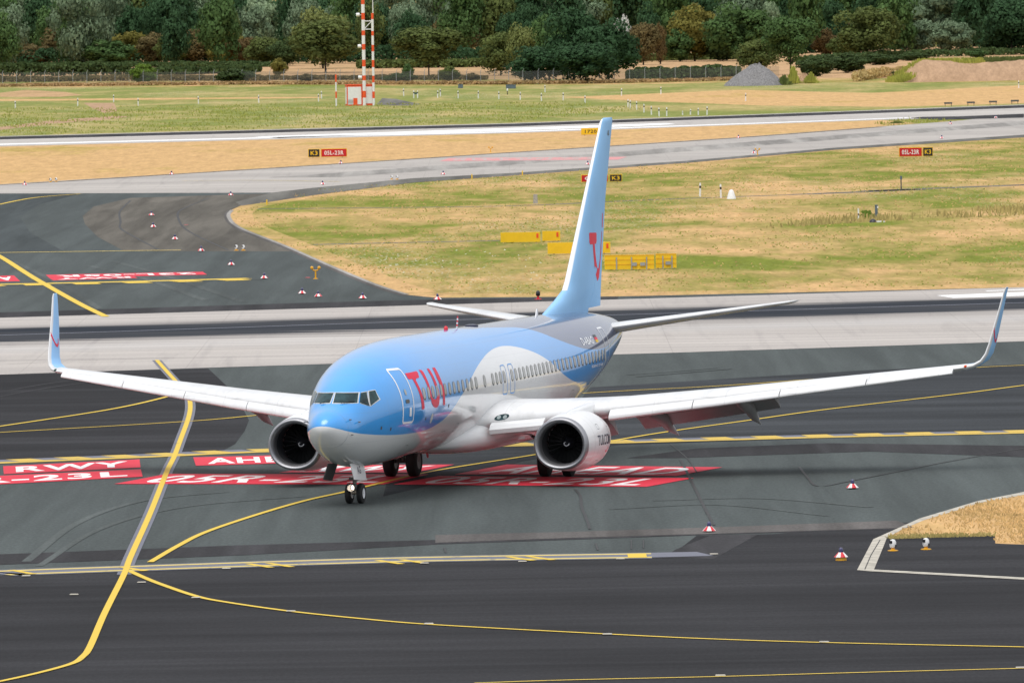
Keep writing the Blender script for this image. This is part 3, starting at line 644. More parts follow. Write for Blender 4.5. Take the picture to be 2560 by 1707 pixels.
# cockpit windows, symmetric; outlines seen from straight ahead
CW = [[(.035, 3.865), (.70, 3.845), (.755, 3.53), (.06, 3.545)], [(.755, 3.835), (.885, 3.86), (1.045, 3.395), (.81, 3.525)], [(.93, 3.87), (1.055, 3.89), (1.195, 3.60), (1.065, 3.40)]]
sl = 0.23
for sg in (1, -1):
    for k, pg in enumerate(CW):
        cxm = sum(p[0] for p in pg) / len(pg); czm = sum(p[1] for p in pg) / len(pg)
        big = [(cxm + (p[0] - cxm) * (1 + .032 / max(.1, abs(p[0] - cxm))), czm + (p[1] - czm) * (1 + .022 / max(.08, abs(p[1] - czm)))) for p in pg]
        if k == 1: big = [(p[0] if p[0] > cxm else p[0] + 0.03, p[1]) for p in big]
        f_ = lambda y, z, s=sg: (-2.0, s * y, z)
        d_ = (1, 0, 0)
        fr = wrap('cockpit_window', [big], f_, d_, FUS_BVH, 0.005, M['frame'], plane, 0.1)
        wrap('pane', [pg], f_, d_, FUS_BVH, 0.012, M['glass'], fr, 0.1)
for p0, p1 in (((-.42, 3.50), (-.25, 3.56)), ((.33, 3.52), (.70, 3.56))):
    pts = []
    for i in range(7):
        t = i / 6; y = p0[0] + (p1[0] - p0[0]) * t; z = p0[1] + (p1[1] - p0[1]) * t
        h = FUS_BVH.ray_cast(Vector((-2, y, z)), Vector((1, 0, 0)))[0]; pts.append(h + Vector((-.04, 0, .03)))
    AB().tube(pts, 0.012, 6).build('wiper', M['black'])
# doors
def ring(cx, cz, wd, hg, r, t, lean=0.0): return [rrect(cx, cz, wd, hg, r, 6, lean), rrect(cx, cz, wd - 2 * t, hg - 2 * t, max(.02, r - t), 6, lean)]
dr = wrap('door', ring(4.64, 3.61, 0.94, 1.88, 0.13, 0.07), PORT, PDIR, FUS_BVH, 0.006, M['trim_white'], plane)
wrap('handle', [rrect(4.60, 3.43, 0.30, 0.13, 0.06)], PORT, PDIR, FUS_BVH, 0.012, M['gear'], dr)
wrap('door_window', [rrect(4.58, 3.74, 0.15, 0.20, 0.07)], PORT, PDIR, FUS_BVH, 0.012, M['pane'], dr)
wrap('placard', [rrect(4.78, 3.06, 0.18, 0.30, 0.03)], PORT, PDIR, FUS_BVH, 0.012, M['trim_white'], dr)
for x in (16.38, 17.36):
    ex = wrap('emergency_exit', ring(x, 3.60, 0.62, 1.05, 0.14, 0.035), PORT, PDIR, FUS_BVH, 0.006, M['outline_blue'], plane)
rd = wrap('door', ring(31.35, 3.95, 0.86, 1.75, 0.12, 0.05), PORT, PDIR, FUS_BVH, 0.006, M['trim_white'], plane)
# lettering traced as outlines on the skin
LT = [(5.22, 4.35), (5.71, 4.36), (6.24, 4.38), (6.31, 4.33), (6.2, 4.16), (5.88, 4.14), (5.79, 4.09), (5.85, 3.91), (5.93, 3.73), (6.0, 3.55), (6.07, 3.32), (6.13, 3.13), (6.04, 3.08), (5.84, 3.09), (5.8, 3.33), (5.75, 3.56), (5.69, 3.74), (5.62, 3.92), (5.55, 4.15), (5.28, 4.14), (5.2, 4.18)]
LU = [(6.55, 4.41), (6.8, 4.39), (6.88, 4.3), (6.89, 4.12), (6.93, 3.9), (6.95, 3.68), (7.01, 3.45), (7.15, 3.38), (7.38, 3.36), (7.52, 3.38), (7.58, 3.47), (7.58, 3.71), (7.5, 3.92), (7.46, 4.14), (7.4, 4.3), (7.39, 4.41), (7.62, 4.4), (7.68, 4.29), (7.73, 4.08), (7.8, 3.86), (7.89, 3.63), (7.9, 3.41), (7.84, 3.19), (7.71, 3.09), (7.45, 3.06), (7.15, 3.12), (6.93, 3.26), (6.8, 3.51), (6.76, 3.73), (6.68, 3.93), (6.62, 4.18)]
LI = [(8.02, 4.41), (8.33, 4.41), (8.36, 4.25), (8.42, 4.01), (8.5, 3.78), (8.54, 3.55), (8.57, 3.31), (8.61, 3.13), (8.49, 3.09), (8.33, 3.13), (8.29, 3.43), (8.24, 3.61), (8.15, 3.8), (8.02, 4.07)]
for lp in (LT, LU, LI): wrap('lettering', [lp], PORT, PDIR, FUS_BVH, 0.0065, M['ac_red'], fus)
def wrap_text(s, x0, z0, wd, hg, mat, parent, bvh=None, eps=0.007, lean=0.0, bold=0.02, to3=PORT, dirv=PDIR, step=0.1):
    V, F = text2d(s, bold); bm = bmesh.new(); bv = [bm.verts.new((x0 + x * wd + lean * y * hg, z0 + y * hg, 0)) for x, y in V]
    for f in F:
        try: bm.faces.new([bv[i] for i in f])
        except ValueError: pass
    return wrap_bm('lettering', bm, to3, dirv, bvh or FUS_BVH, eps, mat, parent, step)
wrap_text('D-ABAG', 27.75, 4.31, 1.62, 0.27, M['trim_white'], fus)
wrap_text('BOEING 737-800', 28.4, 3.46, 2.15, 0.10, M['trim_white'], fus)
for k, mk in enumerate(('black', 'ac_red', 'sign_yellow')):
    wrap('flag', [[(29.68, 4.34 + (2 - k) * .09), (30.08, 4.34 + (2 - k) * .09), (30.08, 4.43 + (2 - k) * .09), (29.68, 4.43 + (2 - k) * .09)]], PORT, PDIR, FUS_BVH, 0.007, M[mk], fus)
for x, z, wd, hg in ((9.6, 1.95, .55, .40), (11.1, 2.2, .30, .30), (5.6, 1.75, .35, .28), (26.0, 2.6, .45, .35), (23.4, 2.25, .30, .22)):
    wrap('hatch', ring(x, z, wd, hg, .05, .014), PORT, PDIR, FUS_BVH, 0.004, M['gear'], fus)
for x, z in ((2.75, 2.62), (6.4, 2.75), (9.1, 3.05), (3.4, 2.55)):
    wrap('sensor', [rrect(x, z, .09, .12, .04)], PORT, PDIR, FUS_BVH, 0.006, M['bay'], fus)
wrap('service_panel', [rrect(7.15, 2.72, .26, .34, .12)], PORT, PDIR, FUS_BVH, 0.005, M['frame'], fus)
# belly fairing around the wing root
ab = AB(); sts = [(11.6, .2, 1.62, 1.40), (12.4, 1.1, 1.95, 1.27), (13.4, 1.62, 2.2, 1.16), (14.6, 1.95, 2.45, 1.10), (16.5, 2.08, 2.62, 1.07), (19.5, 2.10, 2.66, 1.07), (21.5, 2.05, 2.55, 1.08), (23.2, 1.8, 2.2, 1.18), (24.6, 1.2, 1.85, 1.33), (25.5, .3, 1.6, 1.46)]
xs_ = [s[0] for s in sts]; qq = np.linspace(11.6, 25.5, 34); hh, tt, bb = (pchip(xs_, [s[k] for s in sts], qq) for k in (1, 2, 3)); N2 = 36; v_ = []; f_2 = []
for x, h, t, b in zip(qq, hh, tt, bb):
    for i in range(N2):
        a = 2 * math.pi * i / N2; ca, sa = math.cos(a), math.sin(a); e = 0.75
        v_.append((x, h * math.copysign(abs(ca) ** e, ca), (t + b) / 2 + (t - b) / 2 * math.copysign(abs(sa) ** e, sa)))
for j in range(len(qq) - 1):
    for i in range(N2):
        k = (i + 1) % N2; f_2.append((j * N2 + i, j * N2 + k, (j + 1) * N2 + k, (j + 1) * N2 + i))
f_2.append(tuple(range(N2))[::-1]); f_2.append(tuple((len(qq) - 1) * N2 + i for i in range(N2)))
ab.add(v_, f_2).build('belly_fairing', M['ac_white'], None, 60)
# lofted aerofoil surfaces
def foil(x, tc, camber):
    yt = 5 * tc * (0.2969 * math.sqrt(x) - 0.1260 * x - 0.3516 * x * x + 0.2843 * x**3 - 0.1030 * x**4)
    yc = camber * 4 * x * (1 - x); return yc + yt, yc - yt
def loft(name, sts, mats, parent, camber=0.0, x0=0.0, x1=1.0, nx=18, le=None, twist=0.0, smooth=50):
    """sts: (leading edge X, P, Z, chord, roll of the section in degrees, thickness ratio)"""
    ss = [x0 + (x1 - x0) * (0.5 - 0.5 * math.cos(math.pi * i / nx)) if x0 == 0 else x0 + (x1 - x0) * i / nx for i in range(nx + 1)]
    prof = [(x, 0) for x in ss[::-1]] + [(x, 1) for x in (ss[1:] if x0 == 0 else ss)]
    ab = AB(); np_ = len(prof); V = []; F = []; MI = []
    for (X, P, Z, c, ph, tc) in sts:
        a = math.radians(ph); nv = (0, -math.sin(a) * (1 if P >= 0 else -1), math.cos(a))
        for x, lo in prof:
            t = foil(x, tc, camber)[lo] * c; dz = -math.sin(twist) * x * c
            V.append((X + x * c, P + nv[1] * (t + dz), Z + nv[2] * (t + dz)))
    for j in range(len(sts) - 1):
        for i in range(np_ - 1 if x0 == 0 else np_):
            k = (i + 1) % np_; F.append((j * np_ + i, j * np_ + k, (j + 1) * np_ + k, (j + 1) * np_ + i))
            xm = (prof[i][0] + prof[k][0]) / 2; MI.append(1 if (le and xm < le) else 0)
        if x0 == 0: F.append((j * np_ + np_ - 1, j * np_, (j + 1) * np_, (j + 1) * np_ + np_ - 1)); MI.append(0)
    F.append(tuple(range(np_))[::-1]); F.append(tuple((len(sts) - 1) * np_ + i for i in range(np_))); MI += [0, 0]
    ab.v = V; ab.f = F; ab.m = MI
    o = ab.build(name, mats, parent, smooth); return o, ab
WST = [(13.45, 1.0, 2.22, 9.3, .145), (14.2, 1.88, 2.24, 8.5, .142), (15.35, 3.3, 2.33, 7.25, .135), (16.5, 4.83, 2.45, 6.0, .13), (17.1, 5.8, 2.53, 5.45, .125), (18.79, 9.0, 2.83, 4.41, .12), (20.89, 13.0, 3.25, 3.11, .115), (22.8, 16.65, 3.63, 1.95, .11), (23.0, 17.0, 3.67, 1.8, .11)]
def at_span(y):
    ys = [s[1] for s in WST]; return [float(np.interp(y, ys, [s[k] for s in WST])) for k in (0, 2, 3, 4)]
def wing(sg):
    o, wab0 = loft('wing', [(s[0], sg * s[1], s[2], s[3], 0, s[4]) for s in WST], [M['wing_white']], plane, 0.018, twist=0.028)
    for (ya, yb) in ((5.55, 8.2), (8.23, 11.0), (11.03, 13.8), (13.83, 16.62)):
        ab = AB(); V = []; F = []; n = 0
        for y in np.linspace(ya, yb, 5):
            X, Z, c, tc = at_span(y); pr = []
            xs2 = [.17, .13, .09, .06, .035, .015, .004, 0]
            for x in xs2: pr.append((x, foil(x, tc, .018)[0]))
            for x in (.004, .015, .035, .06): pr.append((x, foil(x, tc, .018)[1]))
            pr += [(.075, foil(.06, tc, .018)[1] + .012), (.10, .0), (.14, .045)]
            n = len(pr); a = math.radians(13); px, pz = .16, .04
            for x, z in pr:
                dx, dz = (x - px) * c, (z - pz) * c
                V.append((X - .26 + px * c + dx * math.cos(a) + dz * math.sin(a) * -1 * -1, sg * y, Z - .05 + pz * c - .02 + dz * math.cos(a) + dx * math.sin(a)))
        for j in range(4):
            for i in range(n): k = (i + 1) % n; F.append((j * n + i, j * n + k, (j + 1) * n + k, (j + 1) * n + i))
        F.append(tuple(range(n))[::-1]); F.append(tuple(4 * n + i for i in range(n)))
        ab.v, ab.f, ab.m = V, F, [0] * len(F); ab.build('slat', M['wing_white'], o, 40)
    # Krueger flap under the inboard leading edge
    ab = AB(); V = []; F = []
    for y, xo in ((1.95, 0), (3.3, 0), (3.55, .02)):
        X, Z, c, tc = at_span(y)
        for dx, dz in ((.12, -.03), (-.12, -.12), (-.22, -.27), (-.16, -.42), (-.08, -.43), (-.10, -.30), (.0, -.16), (.2, -.10)): V.append((X + dx - .12 + xo, sg * y, Z + dz - .02))
    for j in range(2):
        for i in range(8): k = (i + 1) % 8; F.append((j * 8 + i, j * 8 + k, (j + 1) * 8 + k, (j + 1) * 8 + i))
    F += [tuple(range(8))[::-1], tuple(16 + i for i in range(8))]
    ab.v, ab.f, ab.m = V, F, [0] * len(F); ab.build('krueger_flap', M['ac_white'], o, 35)
    # drooped trailing edge flaps
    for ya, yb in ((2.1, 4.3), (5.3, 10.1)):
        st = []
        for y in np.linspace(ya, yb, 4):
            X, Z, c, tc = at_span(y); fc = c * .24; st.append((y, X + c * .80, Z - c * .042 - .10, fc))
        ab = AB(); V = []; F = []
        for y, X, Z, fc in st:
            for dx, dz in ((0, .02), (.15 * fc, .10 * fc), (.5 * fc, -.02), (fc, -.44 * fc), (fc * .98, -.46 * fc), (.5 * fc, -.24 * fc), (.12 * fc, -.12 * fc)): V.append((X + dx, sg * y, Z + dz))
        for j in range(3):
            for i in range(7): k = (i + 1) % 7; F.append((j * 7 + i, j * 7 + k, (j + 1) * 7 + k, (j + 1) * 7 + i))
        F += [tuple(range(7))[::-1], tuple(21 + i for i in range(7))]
        ab.v, ab.f, ab.m = V, F, [0] * len(F); ab.build('flap', M['ac_under_shade'], o, 30)
    # flap track fairings
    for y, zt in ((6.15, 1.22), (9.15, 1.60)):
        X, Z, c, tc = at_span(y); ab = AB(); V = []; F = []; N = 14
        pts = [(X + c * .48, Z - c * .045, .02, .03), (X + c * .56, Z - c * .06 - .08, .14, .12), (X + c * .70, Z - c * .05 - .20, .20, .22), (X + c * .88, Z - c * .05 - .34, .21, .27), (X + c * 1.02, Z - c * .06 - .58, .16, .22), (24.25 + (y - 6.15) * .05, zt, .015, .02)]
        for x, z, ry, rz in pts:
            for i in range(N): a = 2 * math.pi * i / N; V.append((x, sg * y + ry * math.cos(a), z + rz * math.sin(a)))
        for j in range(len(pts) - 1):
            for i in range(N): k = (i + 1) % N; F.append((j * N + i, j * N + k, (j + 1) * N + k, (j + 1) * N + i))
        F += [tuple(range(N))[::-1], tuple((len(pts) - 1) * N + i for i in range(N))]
        ab.v, ab.f, ab.m = V, F, [0] * len(F); ab.build('flap_fairing', M['ac_under_shade'], o, 50)
    ws = [(22.97, 16.97, 3.665, 1.83, 0, .11), (23.25, 17.22, 3.72, 1.66, 14, .10), (23.55, 17.42, 3.86, 1.5, 36, .09), (23.85, 17.54, 4.1, 1.38, 58, .085), (24.15, 17.61, 4.45, 1.28, 74, .08), (24.9, 17.75, 5.4, .95, 80, .08), (25.5, 17.88, 6.25, .62, 80, .08), (25.72, 17.915, 6.40, .45, 80, .06)]
    wl, wab = loft('winglet', [(a, sg * b, c, d, e, f) for a, b, c, d, e, f in ws], [M['fin_blue'], M['wing_white']], o, 0.0, le=.16)
    bv = bvh_of(wab)
    smile = [(24.62, 5.02), (24.72, 4.80), (24.9, 4.62), (25.1, 4.55), (25.25, 4.62), (25.32, 4.78), (25.38, 4.75), (25.32, 4.53), (25.1, 4.44), (24.85, 4.52), (24.62, 4.74), (24.52, 4.98)]
    box_ = [(24.42, 5.12), (24.72, 5.12), (24.72, 4.96), (24.42, 4.96)]
    for lp in (smile, box_):
        if sg < 0: wrap('emblem', [lp], lambda x, z: (x, -15.5, z), (0, -1, 0), bv, .006, M['ac_red'], o)
        else: wrap('emblem', [lp], lambda x, z: (x, 19.5, z), (0, -1, 0), bv, .006, M['ac_red'], o)
    AB().lathe([(-.10, .015), (-.05, .05), (.08, .05)], 10, (23.05, sg * 16.99, 3.70), 'x').build('navigation_light', M['orange_red' if sg > 0 else 'dark_green'], o)
    # landing light pair in the wing root
    X, Z, c, tc = at_span(2.25)
    fbv_ = BVHTree.FromPolygons([Vector(v) for v in v_ + wab0.v], f_2 + [tuple(i + len(v_) for i in f) for f in wab0.f])
    el = lambda cy_, cz_, a_, b_: [(sg * (cy_ + a_ * math.cos(t_)) if sg > 0 else -(cy_ + a_ * math.cos(-t_)), cz_ + b_ * math.sin(t_) + .18 * a_ * math.cos(t_)) for t_ in [2 * math.pi * i / 20 for i in range(20)]]
    lg = wrap('landing_light', [el(2.24, 2.37, .22, .10)], lambda y, z: (9.0, y, z), (1, 0, 0), fbv_, .012, M['glass'], o, .1)
    for q_ in (-.09, .09): wrap('lamp', [el(2.24 + q_, 2.37 + .02 * q_, .06, .06)], lambda y, z: (9.0, y, z), (1, 0, 0), fbv_, .02, M['lampglass'], lg, .1)
    return o
wing_p = wing(1); wing_s = wing(-1)
def engine(sg):
    cy, cz, cx = sg * 4.83, 1.49, 12.72
    def prof(ab, pr, n=48, mis=None, mi=0, off=0.0):
        V = []; F = []
        for x, r in pr:
            for i in range(n):
                a = 2 * math.pi * i / n; s_ = math.sin(a)
                flat = 1.0 - 0.085 * max(0, -s_) ** 2 * max(0.0, 1 - x / 3.2)
                V.append((cx + x, cy + r * 1.02 * math.cos(a), cz + r * flat * s_ + 0.02 * x + off))
        MI = []
        for j in range(len(pr) - 1):
            for i in range(n): k = (i + 1) % n; F.append((j * n + i, j * n + k, (j + 1) * n + k, (j + 1) * n + i)); MI.append(mis[j] if mis else mi)
        n0 = len(ab.m); ab.add(V, F, 0); ab.m[n0:] = MI; return ab
    ab = prof(AB(), [(.22, .962), (.4, .985), (.8, 1.02), (1.3, 1.05), (1.9, 1.06), (2.5, 1.04), (3.0, .985), (3.45, .90), (3.75, .83), (3.74, .80), (3.4, .78)])
    nac = ab.build('engine', M['nacelle'], None, 60, False)
    nb = bvh_of(ab)
    prof(AB(), [(.36, .735), (.22, .748), (.12, .772), (.05, .81), (.01, .85), (.0, .88), (.02, .915), (.07, .943), (.14, .957), (.24, .966)]).build('inlet_lip', M['polished'], nac, 80, False)
    prof(AB(), [(.36, .735), (.65, .74), (1.1, .765), (1.42, .79)]).build('inlet_duct', M['duct'], nac, 80, False)
    prof(AB(), [(3.3, .60), (3.8, .56), (4.4, .46), (4.8, .38), (4.78, .34), (4.8, .25), (5.3, .04)], mis=[0] * 6).build('exhaust', M['hot_metal'], nac, 60, False)
    # fan: disc plus 24 twisted blades
    fb = AB(); V = []; nbld = 24
    fb.lathe([(1.40, .785), (1.41, .01)], 48, (cx, cy, cz + .02), 'x', 1, cap=False)
    for i in range(nbld):
        a = 2 * math.pi * i / nbld; vv = []; ff = []
        for r, tw in ((.24, .03), (.4, .055), (.6, .085), (.775, .105)):
            for e, dx in ((-1, -.10), (1, .14)):
                aa = a + e * tw * .85 / max(r, .3) * .8; vv.append((cx + 1.2 + dx, cy + r * math.cos(aa), cz + .02 + r * math.sin(aa)))
        for k in range(3): ff.append((2 * k, 2 * k + 1, 2 * k + 3, 2 * k + 2))
        fb.add(vv, ff, 0)
    fb.build('fan', [M['fan_dark'], M['black']], nac, 30, False)
    sp = AB().lathe([(.72, .002), (.78, .06), (.92, .15), (1.08, .225), (1.2, .25)], 28, (cx, cy, cz + .02), 'x', cap=False)
    sp.build('spinner', M['spinner'], nac, 60, False)
    pts = []
    for i in range(26):
        t = i / 25; a = t * 5.2 + 1.0; r = .03 + .075 * t; x = np.interp(r, [.002, .06, .15, .225], [.72, .78, .92, 1.08]) - .008
        pts.append((cx + x, cy + r * math.cos(a), cz + .02 + r * math.sin(a)))
    AB().tube(pts, [.006 + .012 * i / 25 for i in range(26)], 6).build('spinner_spiral', M['trim_white'], nac)
    # pylon
    pb = AB(); V = []; F = []
    X5, Z5_, c5, t5 = at_span(4.83)
    st = [(cx + .95, 1.0, .02, .12, .02), (cx + 1.6, 1.03, .13, .20, .06), (cx + 2.6, 1.0, .19, .36, .2), (X5 + .35, .93, .20, .62, .2), (X5 + 1.6, .80, .18, .70, .3), (X5 + 3.0, .72, .05, .55, .4)]
    for x, rb, hw, ht, _ in st:
        zb = cz + rb - .12; zt_ = cz + rb + ht * .55
        for y, z in ((-hw, zb), (-hw, zt_ - hw * .5), (-hw * .5, zt_), (hw * .5, zt_), (hw, zt_ - hw * .5), (hw, zb)): V.append((x, cy + y, z))
    for j in range(len(st) - 1):
        for i in range(6): k = (i + 1) % 6; F.append((j * 6 + i, j * 6 + k, (j + 1) * 6 + k, (j + 1) * 6 + i))
    F += [tuple(range(6))[::-1], tuple((len(st) - 1) * 6 + i for i in range(6))]
    pb.v, pb.f, pb.m = V, F, [0] * len(F); pb.build('pylon', M['ac_white'], nac, 50)
    for x_, z_, w_, h_ in ((14.5, .78, .42, .20), (15.7, 1.9, .30, .22), (14.3, 2.05, .26, .18)):
        wrap('hatch', ring(x_, z_, w_, h_, .04, .014), (lambda x, z: (x, 8.0, z)) if sg > 0 else (lambda x, z: (x, -8.0, z)), PDIR if sg > 0 else SDIR, nb, .004, M['gear'], nac)
    if sg > 0:
        t3 = lambda x, z: (x, 8.0, z)
        wrap_text('TUI.COM', 13.92, 1.40, 1.75, 0.36, M['ac_navy'], nac, nb, .006, 0.0, .012, t3, PDIR, .08)
        wrap('emblem', [[(15.1, 1.21), (15.16, 1.13), (15.3, 1.11), (15.42, 1.16), (15.44, 1.24), (15.4, 1.24), (15.38, 1.18), (15.3, 1.14), (15.19, 1.16), (15.14, 1.22)]], t3, PDIR, nb, .006, M['ac_red'], nac)
        wrap('emblem', [rrect(15.47, 1.25, .09, .07, .03)], t3, PDIR, nb, .006, M['ac_red'], nac)
    else:
        wrap_text('TUI.COM', -16.22, 1.40, 2.0, 0.34, M['ac_navy'], nac, nb, .006, 0.0, .012, lambda x, z: (-x, -8.0, z), SDIR, .08)
    return nac
engine(1); engine(-1)
# tail
FIN = [(28.1, 0, 5.0, 8.45, 90, .062), (28.6, 0, 5.42, 8.05, 90, .064), (30.2, 0, 5.82, 6.52, 90, .078), (31.45, 0, 6.18, 5.35, 90, .092), (31.85, 0, 6.5, 5.02, 90, .095), (34.5, 0, 9.42, 3.12, 90, .10), (37.1, 0, 12.26, 1.72, 90, .105), (37.32, 0, 12.37, 1.50, 90, .08), (37.55, 0, 12.42, 1.20, 90, .03)]
fin, fab = loft('fin', FIN, [M['fin_blue'], M['trim_white']], plane, 0.0, 0, .72, 16)
rud, rab = loft('rudder', FIN[1:], [M['fin_blue']], fin, 0.0, .724, 1.0, 5)
ab = AB(); ab.v = fab.v + rab.v; ab.f = fab.f + [tuple(i + len(fab.v) for i in f) for f in rab.f]; fbv = bvh_of(ab)
le_pts = [(FIN[i][0] - .012, 0, FIN[i][2]) for i in (3, 4, 5, 6)]
lab = AB(); V = []; F = []
for (X, P, Z, c, ph, tc) in FIN[3:8]:
    for x, s_ in ((.022, 1), (.012, 1), (.004, 1), (0, 0), (.004, -1), (.012, -1), (.022, -1)):
        V.append((X + x * c - .006, s_ * foil(x, tc, 0)[0] * c * 1.03, Z))
for j in range(4):
    for i in range(6): F.append((j * 7 + i, j * 7 + i + 1, (j + 1) * 7 + i + 1, (j + 1) * 7 + i))
lab.v, lab.f, lab.m = V, F, [0] * len(F); lab.build('leading_edge', M['trim_white'], fin, 60, False)
SW = [(34.99, 7.78), (35.12, 7.35), (35.3, 6.95), (35.55, 6.62), (35.94, 6.36), (36.25, 6.48), (36.5, 6.9), (36.72, 7.5), (36.86, 8.2), (36.78, 8.2), (36.6, 7.6), (36.4, 7.12), (36.15, 6.84), (35.95, 6.82), (35.72, 7.02), (35.5, 7.35), (35.33, 7.78)]
SQ = [(34.46, 8.14), (34.52, 8.21), (35.62, 8.18), (35.70, 8.12), (35.70, 7.86), (35.60, 7.77), (34.56, 7.77), (34.46, 7.86)]
for lp in (SW, SQ, rrect(36.93, 8.6, .16, .55, .07)):
    wrap('emblem', [lp], lambda x, z: (x, 3.0, z), PDIR, fbv, .006, M['ac_red'], fin, .2)
wrap_text('AG', 37.75, 11.75, .35, .2, M['ac_navy'], fin, fbv, .006, 0, .02, lambda x, z: (x, 3, z), PDIR, .2)
for sg in (1, -1):
    loft('tailplane', [(33.3, sg * .2, 4.56, 4.5, 0, .105), (34.0, sg * 1.2, 4.72, 3.95, 0, .10), (37.45, sg * 6.95, 5.46, 1.42, 0, .09), (37.8, sg * 7.1, 5.485, 1.1, 0, .08), (38.2, sg * 7.17, 5.50, .7, 0, .05)], [M['wing_white']], plane, -0.01)
# aerials and beacon on the crown
AB().lathe([(5.40, .075), (5.48, .075), (5.53, .045), (5.545, .01)], 12, (15.45, 0, 0)).build('beacon', M['red'])
ab = AB()
for k in range(6): ab.box((16.9 + k * .02, 0, 5.44 + k * .07), (.13 - k * .012, .03, .07), k % 2)
ab.build('blade_aerial', [M['trim_white'], M['red']])
AB().add([(27.45, -.02, 5.38), (27.75, -.02, 5.38), (27.72, -.012, 5.66), (27.58, -.012, 5.66), (27.45, .02, 5.38), (27.75, .02, 5.38), (27.72, .012, 5.66), (27.58, .012, 5.66)], [(0, 1, 2, 3), (4, 5, 6, 7), (0, 1, 5, 4), (1, 2, 6, 5), (2, 3, 7, 6), (3, 0, 4, 7)]).build('blade_aerial', M['trim_white'])
AB().lathe([(5.36, .25), (5.44, .24), (5.47, .1)], 16, (18.8, 0, 0)).build('aerial_blister', M['ac_navy'])
AB().add([(12.6, -.015, 1.40), (12.9, -.015, 1.40), (12.95, -.01, 1.05), (12.8, -.01, 1.05), (12.6, .015, 1.40), (12.9, .015, 1.40), (12.95, .01, 1.05), (12.8, .01, 1.05)], [(0, 1, 2, 3), (4, 5, 6, 7), (0, 1, 5, 4), (1, 2, 6, 5), (2, 3, 7, 6), (3, 0, 4, 7)]).build('blade_aerial', M['red'])
for x, z in ((.93, 3.0), (.91, 2.49), (1.35, 2.9)):
    for sg in ((1,) if x < 1 else (1, -1)):
        h = FUS_BVH.ray_cast(Vector((x, sg * 4, z)), Vector((0, -sg, 0)))[0]
        AB().tube([h, h + Vector((0, sg * .07, 0)), h + Vector((-.14, sg * .09, 0))], .018, 6).build('probe', M['gear'])
# nose gear
def tyre(ab, x, p, z, r, wd, hub=.52):
    ab.lathe([(-wd / 2, r * hub), (-wd / 2 + .01, r * .80), (-wd * .36, r * .96), (-wd * .15, r), (wd * .15, r), (wd * .36, r * .96), (wd / 2 - .01, r * .80), (wd / 2, r * hub)], 32, (x, p, z), 'y', 0, cap=False)
    ab.lathe([(-wd / 2 + .03, .02), (-wd / 2 + .012, r * hub), (wd / 2 - .012, r * hub), (wd / 2 - .03, .02)], 20, (x, p, z), 'y', 1, cap=False)
ng = AB().tube([(3.92, 0, 1.75), (3.86, 0, .75)], .075, 12).tube([(3.86, 0, .95), (3.85, 0, .36)], .05, 10).tube([(3.85, -.2, .345), (3.85, .2, .345)], .045, 8).tube([(4.7, 0, 1.5), (4.2, .0, 1.15), (3.9, 0, .85)], .04, 8).tube([(3.7, 0, 1.0), (3.62, 0, .7), (3.8, 0, .45)], .025, 6)
ng = ng.box((3.75, 0, .84), (.14, .34, .10)).build('nose_gear', M['gear'])
for sg in (1, -1):
    ab = AB(); tyre(ab, 3.85, sg * .205, .345, .345, .21); ab.build('wheel', [M['rubber'], M['trim_white']], ng)
lm, ln, lb = nodes_of('taxi lamp lit'); lb.inputs['Emission Color'].default_value = (1, .86, .70, 1); lb.inputs['Emission Strength'].default_value = 9; lb.inputs['Base Color'].default_value = (1, .9, .8, 1)
AB().lathe([(0, .08), (.02, .08), (.1, .04)], 16, (3.58, .02, .56), 'x').build('taxi_lamp', lm, ng)
AB().lathe([(-.36, .125), (.10, .125), (.11, .115), (-.36, .118)], 18, (3.58, .02, .56), 'x', cap=False).build('added_lamp_hood', M['gear'], ng)  # hood added to keep the lamp's light off the belly
for p, mi, spl, xr in ((.32, 'ac_white', .12, 3.72), (-.46, 'gear', -.20, 3.3)):
    ab = AB(); a, b = p, p + spl
    ab.add([(2.15, a, 1.45), (xr, a, 1.40), (xr - .06, b, .80), (2.22, b, .90)] + [(x, q + .03, z) for x, q, z in [(2.15, a, 1.45), (xr, a, 1.40), (xr - .06, b, .80), (2.22, b, .90)]], [(0, 1, 2, 3), (7, 6, 5, 4), (0, 4, 5, 1), (1, 5, 6, 2), (2, 6, 7, 3), (3, 7, 4, 0)])
    gd = ab.build('gear_door', M[mi], ng)
    if p > 0: wrap_text('AG', 2.75, 1.06, .42, .26, M['ac_navy'], ng, bvh_of(ab), .006, 0, .02, PORT, PDIR, .3)
# main gear
for sg in (1, -1):
    mg = AB().tube([(19.5, sg * 2.86, 2.2), (19.56, sg * 2.86, .58)], .11, 12).tube([(19.56, sg * 2.4, .565), (19.56, sg * 3.3, .565)], .07, 8).tube([(19.55, sg * 1.7, 1.6), (19.56, sg * 2.8, .95)], .06, 8).tube([(20.0, sg * 2.86, 1.1), (19.9, sg * 2.86, .7)], .05, 8)
    mg = mg.add([(19.1, sg * 3.28, 1.0), (20.0, sg * 3.28, 1.0), (19.95, sg * 3.22, 2.1), (19.15, sg * 3.22, 2.1), (19.1, sg * 3.31, 1.0), (20.0, sg * 3.31, 1.0), (19.95, sg * 3.25, 2.1), (19.15, sg * 3.25, 2.1)], [(0, 1, 2, 3), (7, 6, 5, 4), (0, 4, 5, 1), (1, 5, 6, 2), (2, 6, 7, 3), (3, 7, 4, 0)]).build('main_gear', M['gear'])
    for q_ in (-.43, .43):
        ab = AB(); tyre(ab, 19.56, sg * 2.86 + q_, .565, .565, .40); ab.build('wheel', [M['rubber'], M['gear']], mg)
